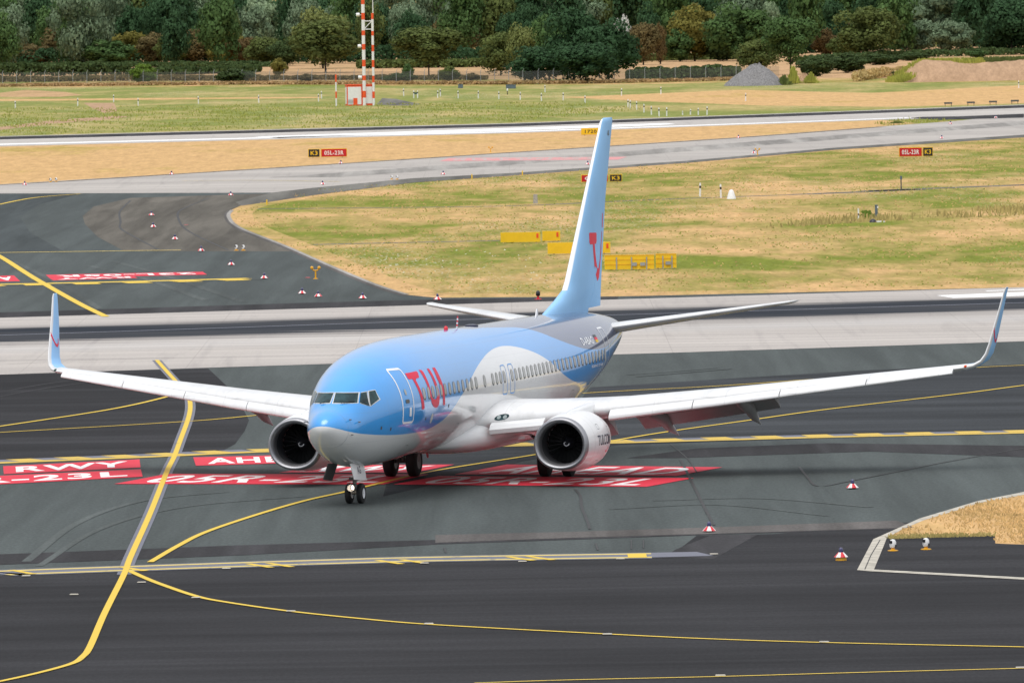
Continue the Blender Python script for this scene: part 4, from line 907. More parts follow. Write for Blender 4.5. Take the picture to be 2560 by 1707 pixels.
# ------------------------------------------------------------------ signs
def facing(p): return math.atan2(-p.x, p.y)          # turn a thing's -y side towards the terrace
def sign(dl, dr, dt, db, panels, label, legs=True, turn=0.03, depth=.3, cat='airport sign'):
    c = G((dl + dr) / 2, db + 1.2); s = 1 / ppm(c); W = (dr - dl) * s; H = (db - dt) * s; z0 = 0.12
    r = empty('taxiway_sign', c, facing(c) + turn, label, cat)
    for (a, b, txt, bgm, txm) in panels:
        x0, x1 = -W / 2 + a * W, -W / 2 + b * W; mb = MB()
        mb.box(((x0 + x1) / 2, 0, z0 + H / 2), (x1 - x0, depth, H), 0)
        f = 0.045
        mb.box(((x0 + x1) / 2, -depth / 2 - .012, z0 + H / 2), (x1 - x0 - 2 * f, .03, H - 2 * f), 1)
        pn = mb.build('panel', [M['sign_yellow'], M[bgm]], r, 30)
        if txt:
            V, F = text2d(txt, .02, 1.12); tw = (x1 - x0) * (.74 if len(txt) > 2 else .60); th = H * .50; cx = (x0 + x1) / 2
            mobj('lettering', [(cx - tw / 2 + x * tw, -depth / 2 - .034, z0 + H * .25 + y * th) for x, y in V], F, M[txm], pn)
    if legs:
        for k in (-.38, .38):
            MB().box((k * W, 0, z0 / 2), (.06, .06, z0)).build('leg', M['grey_metal'], r)
    return r
sign(708, 797, 343.5, 362.5, [(0, .30, 'K3', 'black', 'sign_yellow'), (.33, 1, '05L-23R', 'sign_red', 'white')], 'red and black sign reading K3 05L-23R, black panel on its left')
sign(2065, 2143, 340.5, 361.5, [(0, .68, '05L-23R', 'sign_red', 'white'), (.70, 1, 'K3', 'black', 'sign_yellow')], 'red and black sign reading 05L-23R K3, black panel on its right')
sign(1335, 1429, 403, 420, [(0, .66, 'CAT', 'sign_red', 'white'), (.69, 1, 'K3', 'black', 'sign_yellow')], 'sign reading CA and K3 partly hidden behind the blue tail fin')
sign(1335, 1400, 296, 311, [(0, 1, '1720. \u2192', 'sign_yellow', 'black')], 'yellow distance sign reading 1720 beside the top of the tail fin')
def back_sign(dl, dr, dt, db, label, ribs, turn, boxes=0, plate=False):
    c = G((dl + dr) / 2, db + .6); s = 1 / ppm(c); W = (dr - dl) * s; H = (db - dt) * s
    r = empty('sign_board', c, facing(c) + turn, label, 'sign board')
    MB().box((0, 0, H / 2 + .06), (W, .30, H)).build('board', M['sign_yellow'], r, 30)
    if ribs:
        m2 = MB()
        for k in (.33, .66, .97): m2.box((0, -.155, .06 + H * k), (W, .025, .035))
        m2.build('rail', M['lamp_yellow'], r, 30)
        for k in range(ribs):
            MB().box((-W / 2 + W * (k + .8) / (ribs + .3), -.17, H * .42 + .06), (.07, .05, H * .86)).build('rib', M['grey_metal'], r, 30)
        for k in range(boxes): MB().box((W * (.10 + .17 * k), -.20, H * .42), (.30, .12, .20)).build('junction_box', M['grey_metal'], r, 30)
    if plate:
        MB().box((W / 2 - .18, -.16, H * .72), (.14, .02, .30)).build('warning_plate', M['orange_red'], r, 30)
    for k in (-.4, .4): MB().box((k * W, 0, .03), (.08, .2, .06)).build('foot', M['grey_metal'], r, 30)
back_sign(1150, 1241, 535, 557.5, 'long plain yellow sign board, farthest left of the yellow boards on the grass', 0, -.02, plate=True)
back_sign(1246, 1287, 532, 554.5, 'short plain yellow board beside the farthest long yellow board', 0, -.02, plate=True)
back_sign(1258, 1402, 558, 583.5, 'long plain yellow board half hidden behind the red logo of the fin', 0, -.02, plate=True)
back_sign(1389, 1503, 587, 620, 'long yellow board back with ribs and two grey boxes right of fin', 3, -.03, 2)
back_sign(1506.5, 1554, 584, 617, 'short yellow board back with two ribs and one grey box', 2, -.03, 1)

# ------------------------------------------------------------------ edge lights under red and white marker skirts
def make_cone(px=0):
    t = empty('marker_light')
    mb = MB(); n = 16
    mis = None; V = []; F = []; MI = []
    for h, r in ((.055, .215), (.195, .085)):
        for i in range(n): a = 2 * math.pi * (i + .5) / n; V.append((r * math.cos(a), r * math.sin(a), h))
    for i in range(n): k = (i + 1) % n; F.append((i, k, n + k, n + i)); MI.append((i // 2) % 2)
    F.append(tuple(n + i for i in range(n))); MI.append(0)
    V += [(V[i][0] * .93, V[i][1] * .93, .05) for i in range(n)]
    for i in range(n): k = (i + 1) % n; F.append((k, i, 2 * n + i, 2 * n + k)); MI.append(1)
    mb.add(V, F); mb.m = MI; mb.build('skirt', [M['white'], M['red']], t, 30, False)
    MB().lathe([(0, .12), (.03, .12), (.06, .07), (.19, .06)], 16).build('base', M['black'], t)
    MB().lathe([(.185, .066), (.21, .07), (.28, .062), (.325, .045), (.345, .015)], 16).build('lamp', M['navy_glass'], t)
    return t
cones = [(1958, 1123, 'on grey asphalt right of the dark bent tar seam'), (1629, 1222, 'beside the dark wedge patch near the yellow hold line end'),
 (348, 496, 'on the brownish bend, farther of the two close together'), (352, 523, 'on the brownish bend, nearer of the two close together'), (402, 551, 'right of the second tar seam on the brownish bend'),
 (462, 578, 'at the edge of the brownish bend beside the two white lamps'), (531, 610, 'between the two white lamps and the red painted letters'), (607, 641, 'at the right end of the thick yellow bar'),
 (694, 676, 'in the pair below the yellow fork lamp, left one'), (731, 683, 'in the pair below the yellow fork lamp, right one'), (833, 687, 'alone between the fork lamp and the left tailplane tip'),
 (1005, 690, 'just above the left tailplane tip'), (530, 450, 'where the dark bend meets the pale taxiway'), (741, 425, 'on the pale taxiway below the K3 sign, near edge'), (1018, 402, 'on the pale taxiway edge left of the faded red writing'),
 (783, 377, 'right below the red K3 05L-23R sign'), (57, 426, 'at the far left end of the pale taxiway'), (394, 402, 'at the grass edge left of the K3 sign'), (1350, 379, 'at the taxiway edge left of the fin, above the CA sign'),
 (1696, 318, 'at the far taxiway edge right of the fin'), (1732, 353, 'beside the small far fork lamp right of the fin'), (2163, 319, 'on the taxiway above the 05L-23R K3 sign'), (2183, 286, 'beside the weedy dark patch, white one'), (2287, 272, 'in the dark streak at the far right, pinkish')]
proto = make_cone()
for i, (cx, by, where) in enumerate(cones):
    o = proto if i == 0 else copy_tree(proto)
    p = G(cx, by); o.location = p; o.rotation_euler = (0, 0, rnd.uniform(0, 6.28))
    if p.y > 500: o.scale = (1.08, 1.08, 1.08)
    tag(o, 'marker light ' + where, 'marker light', 'red and white marker lights along the taxiways')
t = copy_tree(proto); p = G(1932, 1287); t.location = p + Vector((0, 0, .06)); tag(t, 'low red and white marker light on a yellow foot before the dark asphalt', 'marker light', 'red and white marker lights along the taxiways')
MB().lathe([(-.06, .17), (-.02, .17), (.06, .15)], 16).build('foot', M['lamp_yellow'], t)
p = G(1236, 688); t = empty('marker_post', p, 0, 'upright red marker with black cap at the runway edge left of fin', 'marker light')
MB().lathe([(0, .20), (.04, .20), (.06, .06), (.20, .06)], 14).build('base', M['red'], t); MB().lathe([(.20, .09), (.24, .12), (.36, .12), (.46, .09), (.50, .03)], 14).build('lamp', M['black'], t)
# white lamp heads on yellow feet
def make_guard():
    t = empty('runway_lamp')
    MB().lathe([(0, .19), (.05, .19), (.07, .07), (.14, .06)], 16).build('foot', M['lamp_yellow'], t)
    MB().lathe([(.14, .10), (.20, .12), (.34, .12), (.42, .08), (.44, .02)], 14).box((.09, -.06, .20), (.07, .06, .10), 1).box((-.07, -.09, .34), (.10, .06, .10), 1).build('lamp_head', [M['white'], M['black']], t)
    return t
gp = None
for cx, by, lab in ((2051, 1266, 'white lamp on yellow foot on the dark pad, nearer the kerb'), (2127, 1263, 'white lamp on yellow foot on the dark pad, farther from the kerb'), (543, 576, 'white lamp on yellow foot, left of the pair on the brownish bend'), (559, 576, 'white lamp on yellow foot, right of the pair on the brownish bend'),
                    (116, 419, 'tiny white lamp at the far taxiway edge, left of the left pair'), (129, 418, 'tiny white lamp at the far taxiway edge, right of the left pair'), (900, 413, 'tiny white lamp at the near taxiway edge, left of the middle pair'), (912, 413, 'tiny white lamp at the near taxiway edge, right of the middle pair')):
    o = make_guard() if gp is None else copy_tree(gp); gp = gp or o
    o.location = G(cx, by); o.scale = (.86,) * 3; o.rotation_euler = (0, 0, facing(o.location)); tag(o, lab, 'lamp', 'white runway lamps on yellow feet')
fp = None
for cx, by, sc, lab in ((725, 641, 1, 'yellow fork shaped lamp stand with two heads on the asphalt'), (1740, 357, .9, 'small yellow fork lamp at the taxiway right of the fin'), (1127, 351, .8, 'small yellow fork lamp above the faded red writing')):
    if fp is None:
        o = fp = empty('fork_lamp')
        MB().lathe([(0, .15), (.03, .15), (.05, .05), (.48, .045)], 12).tube([(-.17, 0, .56), (-.12, 0, .49), (0, 0, .48), (.12, 0, .49), (.17, 0, .56)], .04, 8).build('stand', M['lamp_yellow'], o)
        for s_ in (-1, 1): MB().lathe([(-.10, .055), (-.03, .085), (.07, .095), (.09, .06)], 14, (s_ * .20, 0, .63), 'y').build('lamp_head', M['lamp_yellow'], o)
    else: o = copy_tree(fp)
    o.location = G(cx, by); o.scale = (sc * 1.05,) * 3; tag(o, lab, 'lamp', 'yellow fork lamps')
for cx, by in ((707, 638), (428, 517)):
    p = G(cx, by); o = MB().lathe([(0, .17), (.02, .17), (.03, .10)], 16).build('ground_plate', M['red']); o.location = p
    tag(o, 'flat red disc on the asphalt ' + ('beside the yellow fork lamp' if cx > 600 else 'on the brownish bend'), 'ground plate')
for cx, by, lab in ((613, 471, 'short yellow peg at the grass corner of the bend'), (1084, 411, 'short yellow peg at the taxiway edge, left of two'), (1200, 403, 'short yellow peg at the taxiway edge nearer the fin')):
    p = G(cx, by); o = MB().lathe([(0, .05), (.36, .05), (.42, .03)], 10).build('edge_peg', M['sign_yellow']); o.location = p; tag(o, lab, 'peg', 'yellow pegs')
# ------------------------------------------------------------------ marker posts
def make_post(h=1.08):
    t = empty('marker_post')
    mb = MB(); z = 0
    for a, b, mi in ((0, .62, 0), (.62, .80, 1), (.80, 1.0, 0)): mb.lathe([(a * h, .075), (b * h, .072 if b < 1 else .05)], 10, mi=mi)
    mb.build('post', [M['white'], M['black']], t); return t
nth = ['first', 'second', 'third', 'fourth', 'fifth', 'sixth', 'seventh', 'eighth', 'ninth', 'tenth']
pp = make_post(); first = True
rows = [('in the left meadow row, counted from the left edge', [(35.5, 250), (178.5, 243.5), (261, 235), (317.5, 243.5), (456, 239), (594.5, 236.5), (731.6, 233.7), (738.4, 226.9)]),
        ('right of the striped mast, counted from the mast', [(927.3, 221), (950.3, 225.7), (959.3, 225.7), (1005.3, 225.7), (1011.6, 222), (1052.6, 226.4), (1098.6, 226.4), (1145.8, 228.1), (1195, 229.8)]),
        ('above the tail fin top, counted from the left', [(1243.5, 232.2), (1252, 212.4), (1293.7, 230.8), (1344, 238), (1427.5, 220.7), (1518, 217.1)]),
        ('in the slanting row right of fin top', [(1442.5, 247.4), (1447.4, 249.8), (1462.6, 252.3), (1479.2, 259.1), (1496.2, 264), (1514, 268), (1531.4, 267.3)]),
        ('in the short row of four by far runway', [(1568, 264.8), (1586, 264), (1604, 264.6), (1624, 264.6)]),
        ('on dry grass before the earth heaps', [(1712.7, 232.8), (2340, 203)]),
        ('from left beside the plain white cone', [(1608, 452), (1656, 455)])]
for where, pts in rows:
    for i, (cx, by) in enumerate(pts):
        o = pp if first else copy_tree(pp); first = False
        o.location = G(cx, by); o.rotation_euler = (rnd.uniform(-.03, .03), rnd.uniform(-.03, .03), 0)
        if where.startswith('in the short'): o.scale = (1, 1, .45 + .17 * i)
        tag(o, 'banded white post, %s %s' % (nth[i], where), 'marker post', 'white marker posts in the grass')
p = G(954.8, 225); o = MB().box((0, 0, .62), (.65, .06, .28)).build('cross_plate', M['dark_green']); o.location = p; tag(o, 'dark green plate fixed between two white posts right of mast', 'plate')
p = G(1165.5, 218); t = empty('marker_post', p, 0, 'white topped dark post in front of the blue grey box', 'marker post'); MB().lathe([(0, .06), (.55, .06)], 8).build('shaft', M['black'], t); MB().lathe([(.55, .09), (.85, .09), (.92, .04)], 10).build('cap', M['white'], t)
p = G(1680, 457); o = MB().lathe([(0, .36), (.12, .33), (.55, .20), (.68, .13), (.72, .03)], 14).build('marker_cone', M['white']); o.location = p; tag(o, 'plain white cone beside two banded posts on dry grass', 'marker cone')
p = G(1972, 510); t = empty('marker_post', p, 0, 'white post with brown band in tall weeds beside the grey bollard', 'marker post'); MB().lathe([(0, .05), (.45, .05)], 8).lathe([(.45, .05), (.6, .05)], 8, mi=1).lathe([(.6, .055), (.95, .05)], 8).build('post', [M['white'], M['gear']], t)
p = G(2013, 504); t = empty('bollard', p, 0, 'dark grey box bollard with white lamp standing in the weeds', 'bollard'); MB().box((0, 0, .5), (.19, .16, .98)).box((0, 0, 1.0), (.23, .2, .05)).build('housing', M['blue_grey'], t); MB().box((.10, -.08, .86), (.09, .06, .12)).build('lamp', M['white'], t)
p = G(2005, 511); t = empty('junk_pile', p, 0, 'dark and white debris lying at the foot of the grey bollard', 'debris'); MB().lathe([(0, .26), (.12, .22), (.22, .12), (.26, .02)], 10).build('dark_cover', M['black'], t); MB().box((.42, -.05, .06), (.34, .2, .10)).box((.78, -.02, .05), (.12, .1, .09)).build('white_piece', M['white'], t)
p = G(2070, 437); t = empty('instrument_post', p, 0, 'thin dark post with small box top beside the grey ditch', 'post'); MB().lathe([(0, .05), (.85, .045)], 8).build('shaft', M['bay'], t); MB().box((0, 0, .98), (.16, .14, .28)).build('head', M['blue_grey'], t)
p = G(1230, 468); o = MB().box((0, 0, .36), (.36, .30, .72), taper=.85).build('boundary_stone', M['stone']); o.location = p; tag(o, 'pale weathered stone block standing in the grass left of fin', 'stone')
for i, (cx, by) in enumerate(((2178, 245), (2230, 243.5), (2281, 241.5), (2331, 239.5))):
    p = G(cx, by); t = empty('approach_light', p, 0, 'low black bar light on two legs by the far runway, %s from the left' % nth[i], 'bar light', 'black bar lights by the far runway')
    MB().box((0, 0, .42), (1.0, .25, .22)).build('bar', M['bay'], t)
    for s_ in (-.38, .38): MB().box((s_, 0, .17), (.07, .07, .34)).build('leg', M['bay'], t)
for cx, by, w_, h_, lab in ((1058, 203, .75, .55, 'small blue grey box in the meadow before the fence'), (1173.5, 204, 1.5, .55, 'wide pale blue grey cabinet in meadow before the dense trees')):
    p = G(cx, by); o = MB().box((0, 0, h_ / 2), (w_, .5, h_)).box((0, 0, h_ + .02), (w_ * 1.06, .56, .05)).box((0, -.26, h_ / 2), (w_ * .85, .02, h_ * .75)).build('equipment_cabinet', M['blue_grey']); o.location = p; tag(o, lab, 'cabinet')

# ------------------------------------------------------------------ striped mast and equipment hut
def striped(name, p, bands, r, parent, n=14):
    mb = MB()
    for a, b, red in bands: mb.lathe([(a, r), (b, r)], n, mi=1 if red else 0)
    o = mb.build(name, [M['white'], M['orange_red']], parent); o.location = p; return o
hp = G(828, 243); S = ppm(hp)
mast = empty('radio_mast', hp, facing(hp), 'tall twin pole mast banded orange red and white by the hut', 'mast')
def px(zx): return (zx - 828) / S
zb = [1480, 1370, 1275, 1130, 1060, 935, 840, 700, 620, 500, 430, 280, 185, 65, -60, -180, -300]
hs_ = [(1480 - z) / 5.6 * .91876 / S for z in zb]
striped('pole', (px(837.3), -.3, 0), [(hs_[i], hs_[i + 1], i % 2) for i in range(len(hs_) - 1)], .23, mast)
zb = [1470, 1370, 1275, 1150, 1055, 935, 835, 715, 625, 495, 430, 265, 180]
hs2 = [(1470 - z) / 5.6 * .91876 / S for z in zb]
striped('pole', (px(858.5), -.3, 0), [(hs2[i], hs2[i + 1], i % 2) for i in range(len(hs2) - 1)], .165, mast)
za, zc = 63 / 1, 0
h1, h2 = (1470 - 405) / 5.6 * .91876 / S, (1470 - 290) / 5.6 * .91876 / S
MB().tube([(px(838), -.3, h1), (px(858), -.3, h1)], .06).tube([(px(838), -.3, h2), (px(858), -.3, h2)], .06).tube([(px(839), -.3, h1), (px(857), -.3, h2)], .05).build('brace', M['white'], mast)
MB().tube([(px(860), -.3, hs2[-1] - 1.0), (px(860), -.3, hs2[-1] + .6), (px(859.6), -.3, hs2[-1] + 3.4)], [.08, .06, .025]).build('whip_aerial', M['white'], mast)
for zy in (210, 650, 1085):
    hz = (1480 - zy) / 5.6 * .91876 / S
    d_ = MB().lathe([(-.24, .22), (-.20, .25), (.20, .25), (.24, .22)], 14, (px(825.5 if zy < 300 else 828), -.3, hz), 'x').tube([(px(828), -.3, hz), (px(838), -.3, hz - .1)], .04, 6).tube([(px(834), -.35, hz + .2), (px(834), -.35, hz + .8)], .03, 6).build('drum_aerial', M['white'], mast)
hut = empty('equipment_hut', G(829, 243), facing(hp) + .10, 'small orange red and white panelled equipment hut at the mast foot', 'hut')
Wd, Hh, Dp = 3.7, 2.75, 2.4
MB().box((0, Dp / 2, Hh / 2), (Wd, Dp, Hh)).build('wall', M['orange_red'], hut, 30)
MB().box((0, Dp / 2, Hh + .05), (Wd + .16, Dp + .16, .10)).build('roof', M['orange_red'], hut, 30)
for x0, x1, z0, z1 in ((-.47, -.10, .10, .92), (-.47, -.28, .06, .30), (-.13, .02, .06, .92), (-.28, -.13, .40, .80), (.19, .42, .10, .92)):
    MB().box(((x0 + x1) / 2 * Wd, -.02, (z0 + z1) / 2 * Hh), ((x1 - x0) * Wd, .03 + .004 * abs(x0), (z1 - z0) * Hh)).build('panel', M['white'], hut, 30)
MB().box((-Wd / 2 - .02, Dp * .45, Hh * .5), (.03, Dp * .75, Hh * .82)).build('side_panel', M['white'], hut, 30)
MB().box((-.2 * Wd, -.045, Hh * .19), (.15 * Wd, .03, Hh * .36)).build('door', M['orange_red'], hut, 30)
p = G(772.5, 244); t = empty('striped_pole', p, 0, 'thin red and white striped pole standing left of the hut', 'pole')
o = striped('pole', (0, 0, 0), [(0, 1.05, 0), (1.05, 1.95, 1), (1.95, 3.2, 0), (3.2, 4.25, 1)], .10, t, 10); MB().tube([(0, 0, 4.2), (0, 0, 5.0)], .025, 6).build('whip_aerial', M['grey_metal'], t)

# ------------------------------------------------------------------ perimeter fence
def fence():
    fm, fn, fb = nodes_of('fence mesh'); fb.inputs['Base Color'].default_value = (.13, .14, .13, 1); fb.inputs['Roughness'].default_value = .6; fb.inputs['Alpha'].default_value = .30
    P = [G(*q) for q in ((-660, 204), (0, 195), (590, 194), (1180, 194), (1450, 190), (1690, 184.5), (1790, 182))]
    f0 = empty('perimeter_fence', P[3], 0, 'long wire mesh perimeter fence on pale posts before the trees', 'fence'); o0 = P[3]
    mb = MB()
    for a, b in zip(P, P[1:]): a, b = a - o0, b - o0; mb.add([(a.x, a.y, .05), (b.x, b.y, .05), (b.x, b.y, 2.05), (a.x, a.y, 2.05)], [(0, 1, 2, 3)])
    mb.build('mesh_panel', fm, f0, None, False)
    mb = MB().tube([(0, 0, 0), (0, 0, 2.05)], .045, 6).tube([(0, 0, 2.05), (.10, 0, 2.2), (.16, 0, 2.42)], .04, 6)
    first = mb.build('post', M['grey_metal'], f0)
    x = 6.0 - 32.3 * 20; n = 0
    while x < 1700:
        q = None
        for (a, b), (pa, pb) in zip(zip(((-660, 204), (0, 195), (590, 194), (1180, 194), (1450, 190), (1690, 184.5)), ((0, 195), (590, 194), (1180, 194), (1450, 190), (1690, 184.5), (1790, 182))), zip(P, P[1:])):
            if a[0] <= x < b[0]: q = G(x, a[1] + (b[1] - a[1]) * (x - a[0]) / (b[0] - a[0]))
        o = first if n == 0 else first.copy()
        if n: COL.objects.link(o); o.parent = f0
        o.location = q - o0; n += 1; x += 32.3 if x < 1180 else 35
fence()

# ------------------------------------------------------------------ earth heaps
def heap(name, cx, by, wpx, h, mat, label, seed, long_=1.0):
    p = G(cx, by); R = wpx / ppm(p) / 2; rr = np.random.default_rng(seed); V = [(R * .14, 0, h * .93)]; F = []; NR_, N = 14, 48
    ph = rr.uniform(0, 6.28, 6)
    for j in range(1, NR_ + 1):
        t = j / NR_
        for i in range(N):
            a = 2 * math.pi * i / N
            w_ = 1 + .05 * math.sin(3 * a + ph[0]) + .04 * math.sin(7 * a + ph[1])
            z = h * (1 - (t * t + .012) ** .62 * .97) * (1 + .07 * math.sin(5 * a + ph[2]) * t) + rr.normal(0, .09)
            V.append((R * t * w_ * math.cos(a) + R * .14 * (1 - t), R * t * w_ * math.sin(a) * long_, max(z, -.05) if j < NR_ else -.06))
    for i in range(N):
        k = (i + 1) % N; F.append((0, 1 + i, 1 + k))
        for j in range(NR_ - 1): F.append((1 + j * N + i, 1 + (j + 1) * N + i, 1 + (j + 1) * N + k, 1 + j * N + k))
    o = mobj(name, V, F, mat, None, None, 60); o.location = p; return tag(o, label, 'heap')
heap('gravel_heap', 1731, 197, 140, 3.45, M['gravel'], 'grey conical gravel heap at the end of the fence', 3)
heap('soil_heap', 1846, 192, 44, 1.6, M['soil'], 'small bare brown soil heap right of the gravel heap', 4)
def mound():
    a, b = G(2085, 190), G(2620, 180); d = (b - a); L_ = d.length; d.normalize(); nn = Vector((-d.y, d.x, 0)); V = []; F = []; rr = np.random.default_rng(5); nu, nv = 60, 14
    for i in range(nu + 1):
        u = i / nu; env = min(1, u / .13) * (1 + .10 * math.sin(u * 9 + 1) - .10 * math.exp(-((u - .33) / .05) ** 2))
        for j in range(nv + 1):
            v = j / nv; z = 3.05 * env * max(0, math.sin(math.pi * min(v * 1.25, 1) ** .8 * .5 if v < .8 else math.pi / 2)) * (1 if v < .85 else (1 - v) / .15)
            q = a + d * (u * L_) + nn * (v * 13 + (1 - env) * 3); V.append((q.x - a.x, q.y - a.y, max(-.05, z + rr.normal(0, .06)) if 0 < j < nv else -.06))
    for i in range(nu):
        for j in range(nv): k = i * (nv + 1) + j; F.append((k, k + nv + 1, k + nv + 2, k + 1))
    o = mobj('earth_mound', V, F, M['soil'], None, None, 60); o.location = a; tag(o, 'long bare brown earth mound at the right edge', 'mound'); return a, d, nn, L_
MND = mound()

# ------------------------------------------------------------------ foliage
def leafmat(name, col, var=0.24):
    m, n, b = nodes_of('foliage ' + name)
    g = n.nodes.new('ShaderNodeNewGeometry')
    f = noise(n, 0.5, None, 3, 0.6, coord='Object')
    col = [c * (1.0 if 'blade' in name or 'flower' in name else 1.28) for c in col]; lo = [c * (1 - var) for c in col]; hi = [c * (1 + var) for c in col]
    c = ramp(n, g.outputs['Random Per Island'], [(0, lo), (1, hi)])
    c = mix(n, 1.0, c, ramp(n, f, [(0.3, (.75, .8, .75)), (0.7, (1.25, 1.2, 1.2))]), 'MULTIPLY')
    n.links.new(c, b.inputs['Base Color']); b.inputs['Roughness'].default_value = .75; b.inputs['Specular IOR Level'].default_value = .12
    tl = n.nodes.new('ShaderNodeBsdfTranslucent'); ms = n.nodes.new('ShaderNodeMixShader'); ms.inputs[0].default_value = .32   # light passing through the leaves
    n.links.new(c, tl.inputs['Color']); n.links.new(b.outputs[0], ms.inputs[1]); n.links.new(tl.outputs[0], ms.inputs[2])
    n.links.new(ms.outputs[0], [q for q in n.nodes if q.type == 'OUTPUT_MATERIAL'][0].inputs[0])
    return m
LF = {k: leafmat(k, c) for k, c in {'dark': (.036, .078, .034), 'mid': (.068, .122, .040), 'olive': (.094, .120, .036), 'yellow': (.16, .145, .035), 'silver': (.22, .29, .175), 'greysilver': (.140, .195, .118), 'brown': (.135, .105, .045), 'rust': (.145, .098, .042), 'pale': (.165, .19, .065), 'white': (.50, .50, .47), 'bright': (.115, .18, .03), 'lime': (.27, .28, .06), 'bramble': (.055, .085, .03), 'straw': (.42, .31, .14), 'straw_dark': (.34, .235, .12)}.items()}
M['bark'] = paint('bark', (.045, .035, .026), .9, var=.3)
def crown_arrays(seed, shape='round', nclump=22, leaves=150, leaf=.05):
    """leaf-clump quads filling a unit crown: x, y within +-0.5, z 0..1"""
    r = np.random.default_rng(seed); C = []
    while len(C) < nclump:
        q = r.uniform(-1, 1, 3); rad = np.linalg.norm(q)
        if rad > 1 or rad < .35: continue
        z = (q[2] + 1) / 2
        if shape == 'conic': k = 1.05 - .8 * z
        elif shape == 'tall': k = .95 - .35 * abs(z - .45)
        elif shape == 'bush': k = 1.0 if z < .5 else math.sqrt(max(.05, 1 - ((z - .5) / .55) ** 2))
        else: k = 1
        C.append((q[0] * .38 * k, q[1] * .38 * k, .13 + .74 * z, r.uniform(.12, .21)))
    quads = []; norms = []
    for (cx, cy, cz, cr) in C:
        d = r.normal(size=(leaves, 3)); d /= np.linalg.norm(d, axis=1)[:, None]
        d[:, 2] = np.where(r.random(leaves) < .45, np.abs(d[:, 2]), d[:, 2])
        rad = cr * (.55 + .5 * r.random(leaves) ** .6) * (1 + .12 * np.sin(d[:, 0] * 9 + seed))
        p = d * rad[:, None] + np.array([cx, cy, cz]); n = d + r.normal(0, .5, (leaves, 3)); n[(n * d).sum(1) < 0] *= -1; n /= np.linalg.norm(n, axis=1)[:, None]
        up = np.array([0, 0, 1.0]) if shape != 'willow' else np.array([0, 0, 1.0])
        t = np.cross(n, up + r.normal(0, .5 if shape != 'willow' else .2, (leaves, 3))); t /= np.linalg.norm(t, axis=1)[:, None] + 1e-6; b = np.cross(n, t)
        s = leaf * r.uniform(.55, 1.25, leaves)[:, None]; e = 1.35 if shape == 'willow' else 1.15
        quads.append(np.stack([p - t * s * .5 - b * s * .5 * e, p + t * s * .5 - b * s * .35 * e, p + t * s * .35 + b * s * .5 * e, p - t * s * .5 + b * s * .4 * e], 1)); cen = np.array([cx, cy, cz - .5]); nn = d + .5 * cen[None] + r.normal(0, .18, (leaves, 3)); nn[(nn * n).sum(1) < .05] = n[(nn * n).sum(1) < .05]; norms.append(nn / np.linalg.norm(nn, axis=1)[:, None])
    Q = np.concatenate(quads); Q = np.clip(Q, -.62, 1.12); Q[:, :, 2] = np.maximum(Q[:, :, 2], .0); return Q, np.concatenate(norms)
def quad_mesh(name, Q, mats, midx=None, norms=None):
    n = len(Q); me = bpy.data.meshes.new(name); me.vertices.add(n * 4); me.vertices.foreach_set('co', Q.reshape(-1).astype(np.float32))
    me.loops.add(n * 4); me.loops.foreach_set('vertex_index', np.arange(n * 4, dtype=np.int32)); me.polygons.add(n); me.polygons.foreach_set('loop_start', np.arange(0, n * 4, 4, dtype=np.int32))
    for m in mats: me.materials.append(m)
    if midx is not None: me.polygons.foreach_set('material_index', midx.astype(np.int32))
    me.update()
    if norms is not None:
        me.polygons.foreach_set('use_smooth', [True] * n); me.normals_split_custom_set_from_vertices(np.repeat(norms, 4, axis=0).tolist())
    return me
SHP = {'round': [(11, 30, 280, .036), (12, 34, 250, .036), (13, 28, 290, .037)], 'tall': [(21, 28, 250, .038), (22, 30, 230, .038)], 'conic': [(31, 26, 240, .038)], 'willow': [(41, 28, 300, .032), (42, 32, 270, .032)], 'bush': [(51, 30, 230, .045), (52, 26, 250, .045)]}
ARR = {k: [crown_arrays(s, k, c, l, f) for s, c, l, f in v] for k, v in SHP.items()}
CRM = {k: [quad_mesh('crown', q[0], [LF['mid']], None, q[1]) for q in v] for k, v in ARR.items()}
def trunk_mesh(seed):
    r = random.Random(seed); mb = MB(); top = Vector((r.uniform(-.02, .02), 0, .55))
    mb.tube([(0, 0, -.02), (.004, 0, .12), (r.uniform(-.01, .01), 0, .3), top], [.022, .017, .014, .007], 8)
    for k in range(6):
        a = r.uniform(0, 6.28); z = r.uniform(.18, .42); mb.tube([(0, 0, z), (.09 * math.cos(a), .09 * math.sin(a), z + .12), (.2 * math.cos(a), .2 * math.sin(a), z + .26)], [.009, .006, .003], 6)
    o = mb.build('trunk', M['bark']); me = o.data; bpy.data.objects.remove(o); return me
TRK = [trunk_mesh(s) for s in (1, 2, 3)]
cnt = {'n': 0}
def setmat(o, m): o.material_slots[0].link = 'OBJECT'; o.material_slots[0].material = m
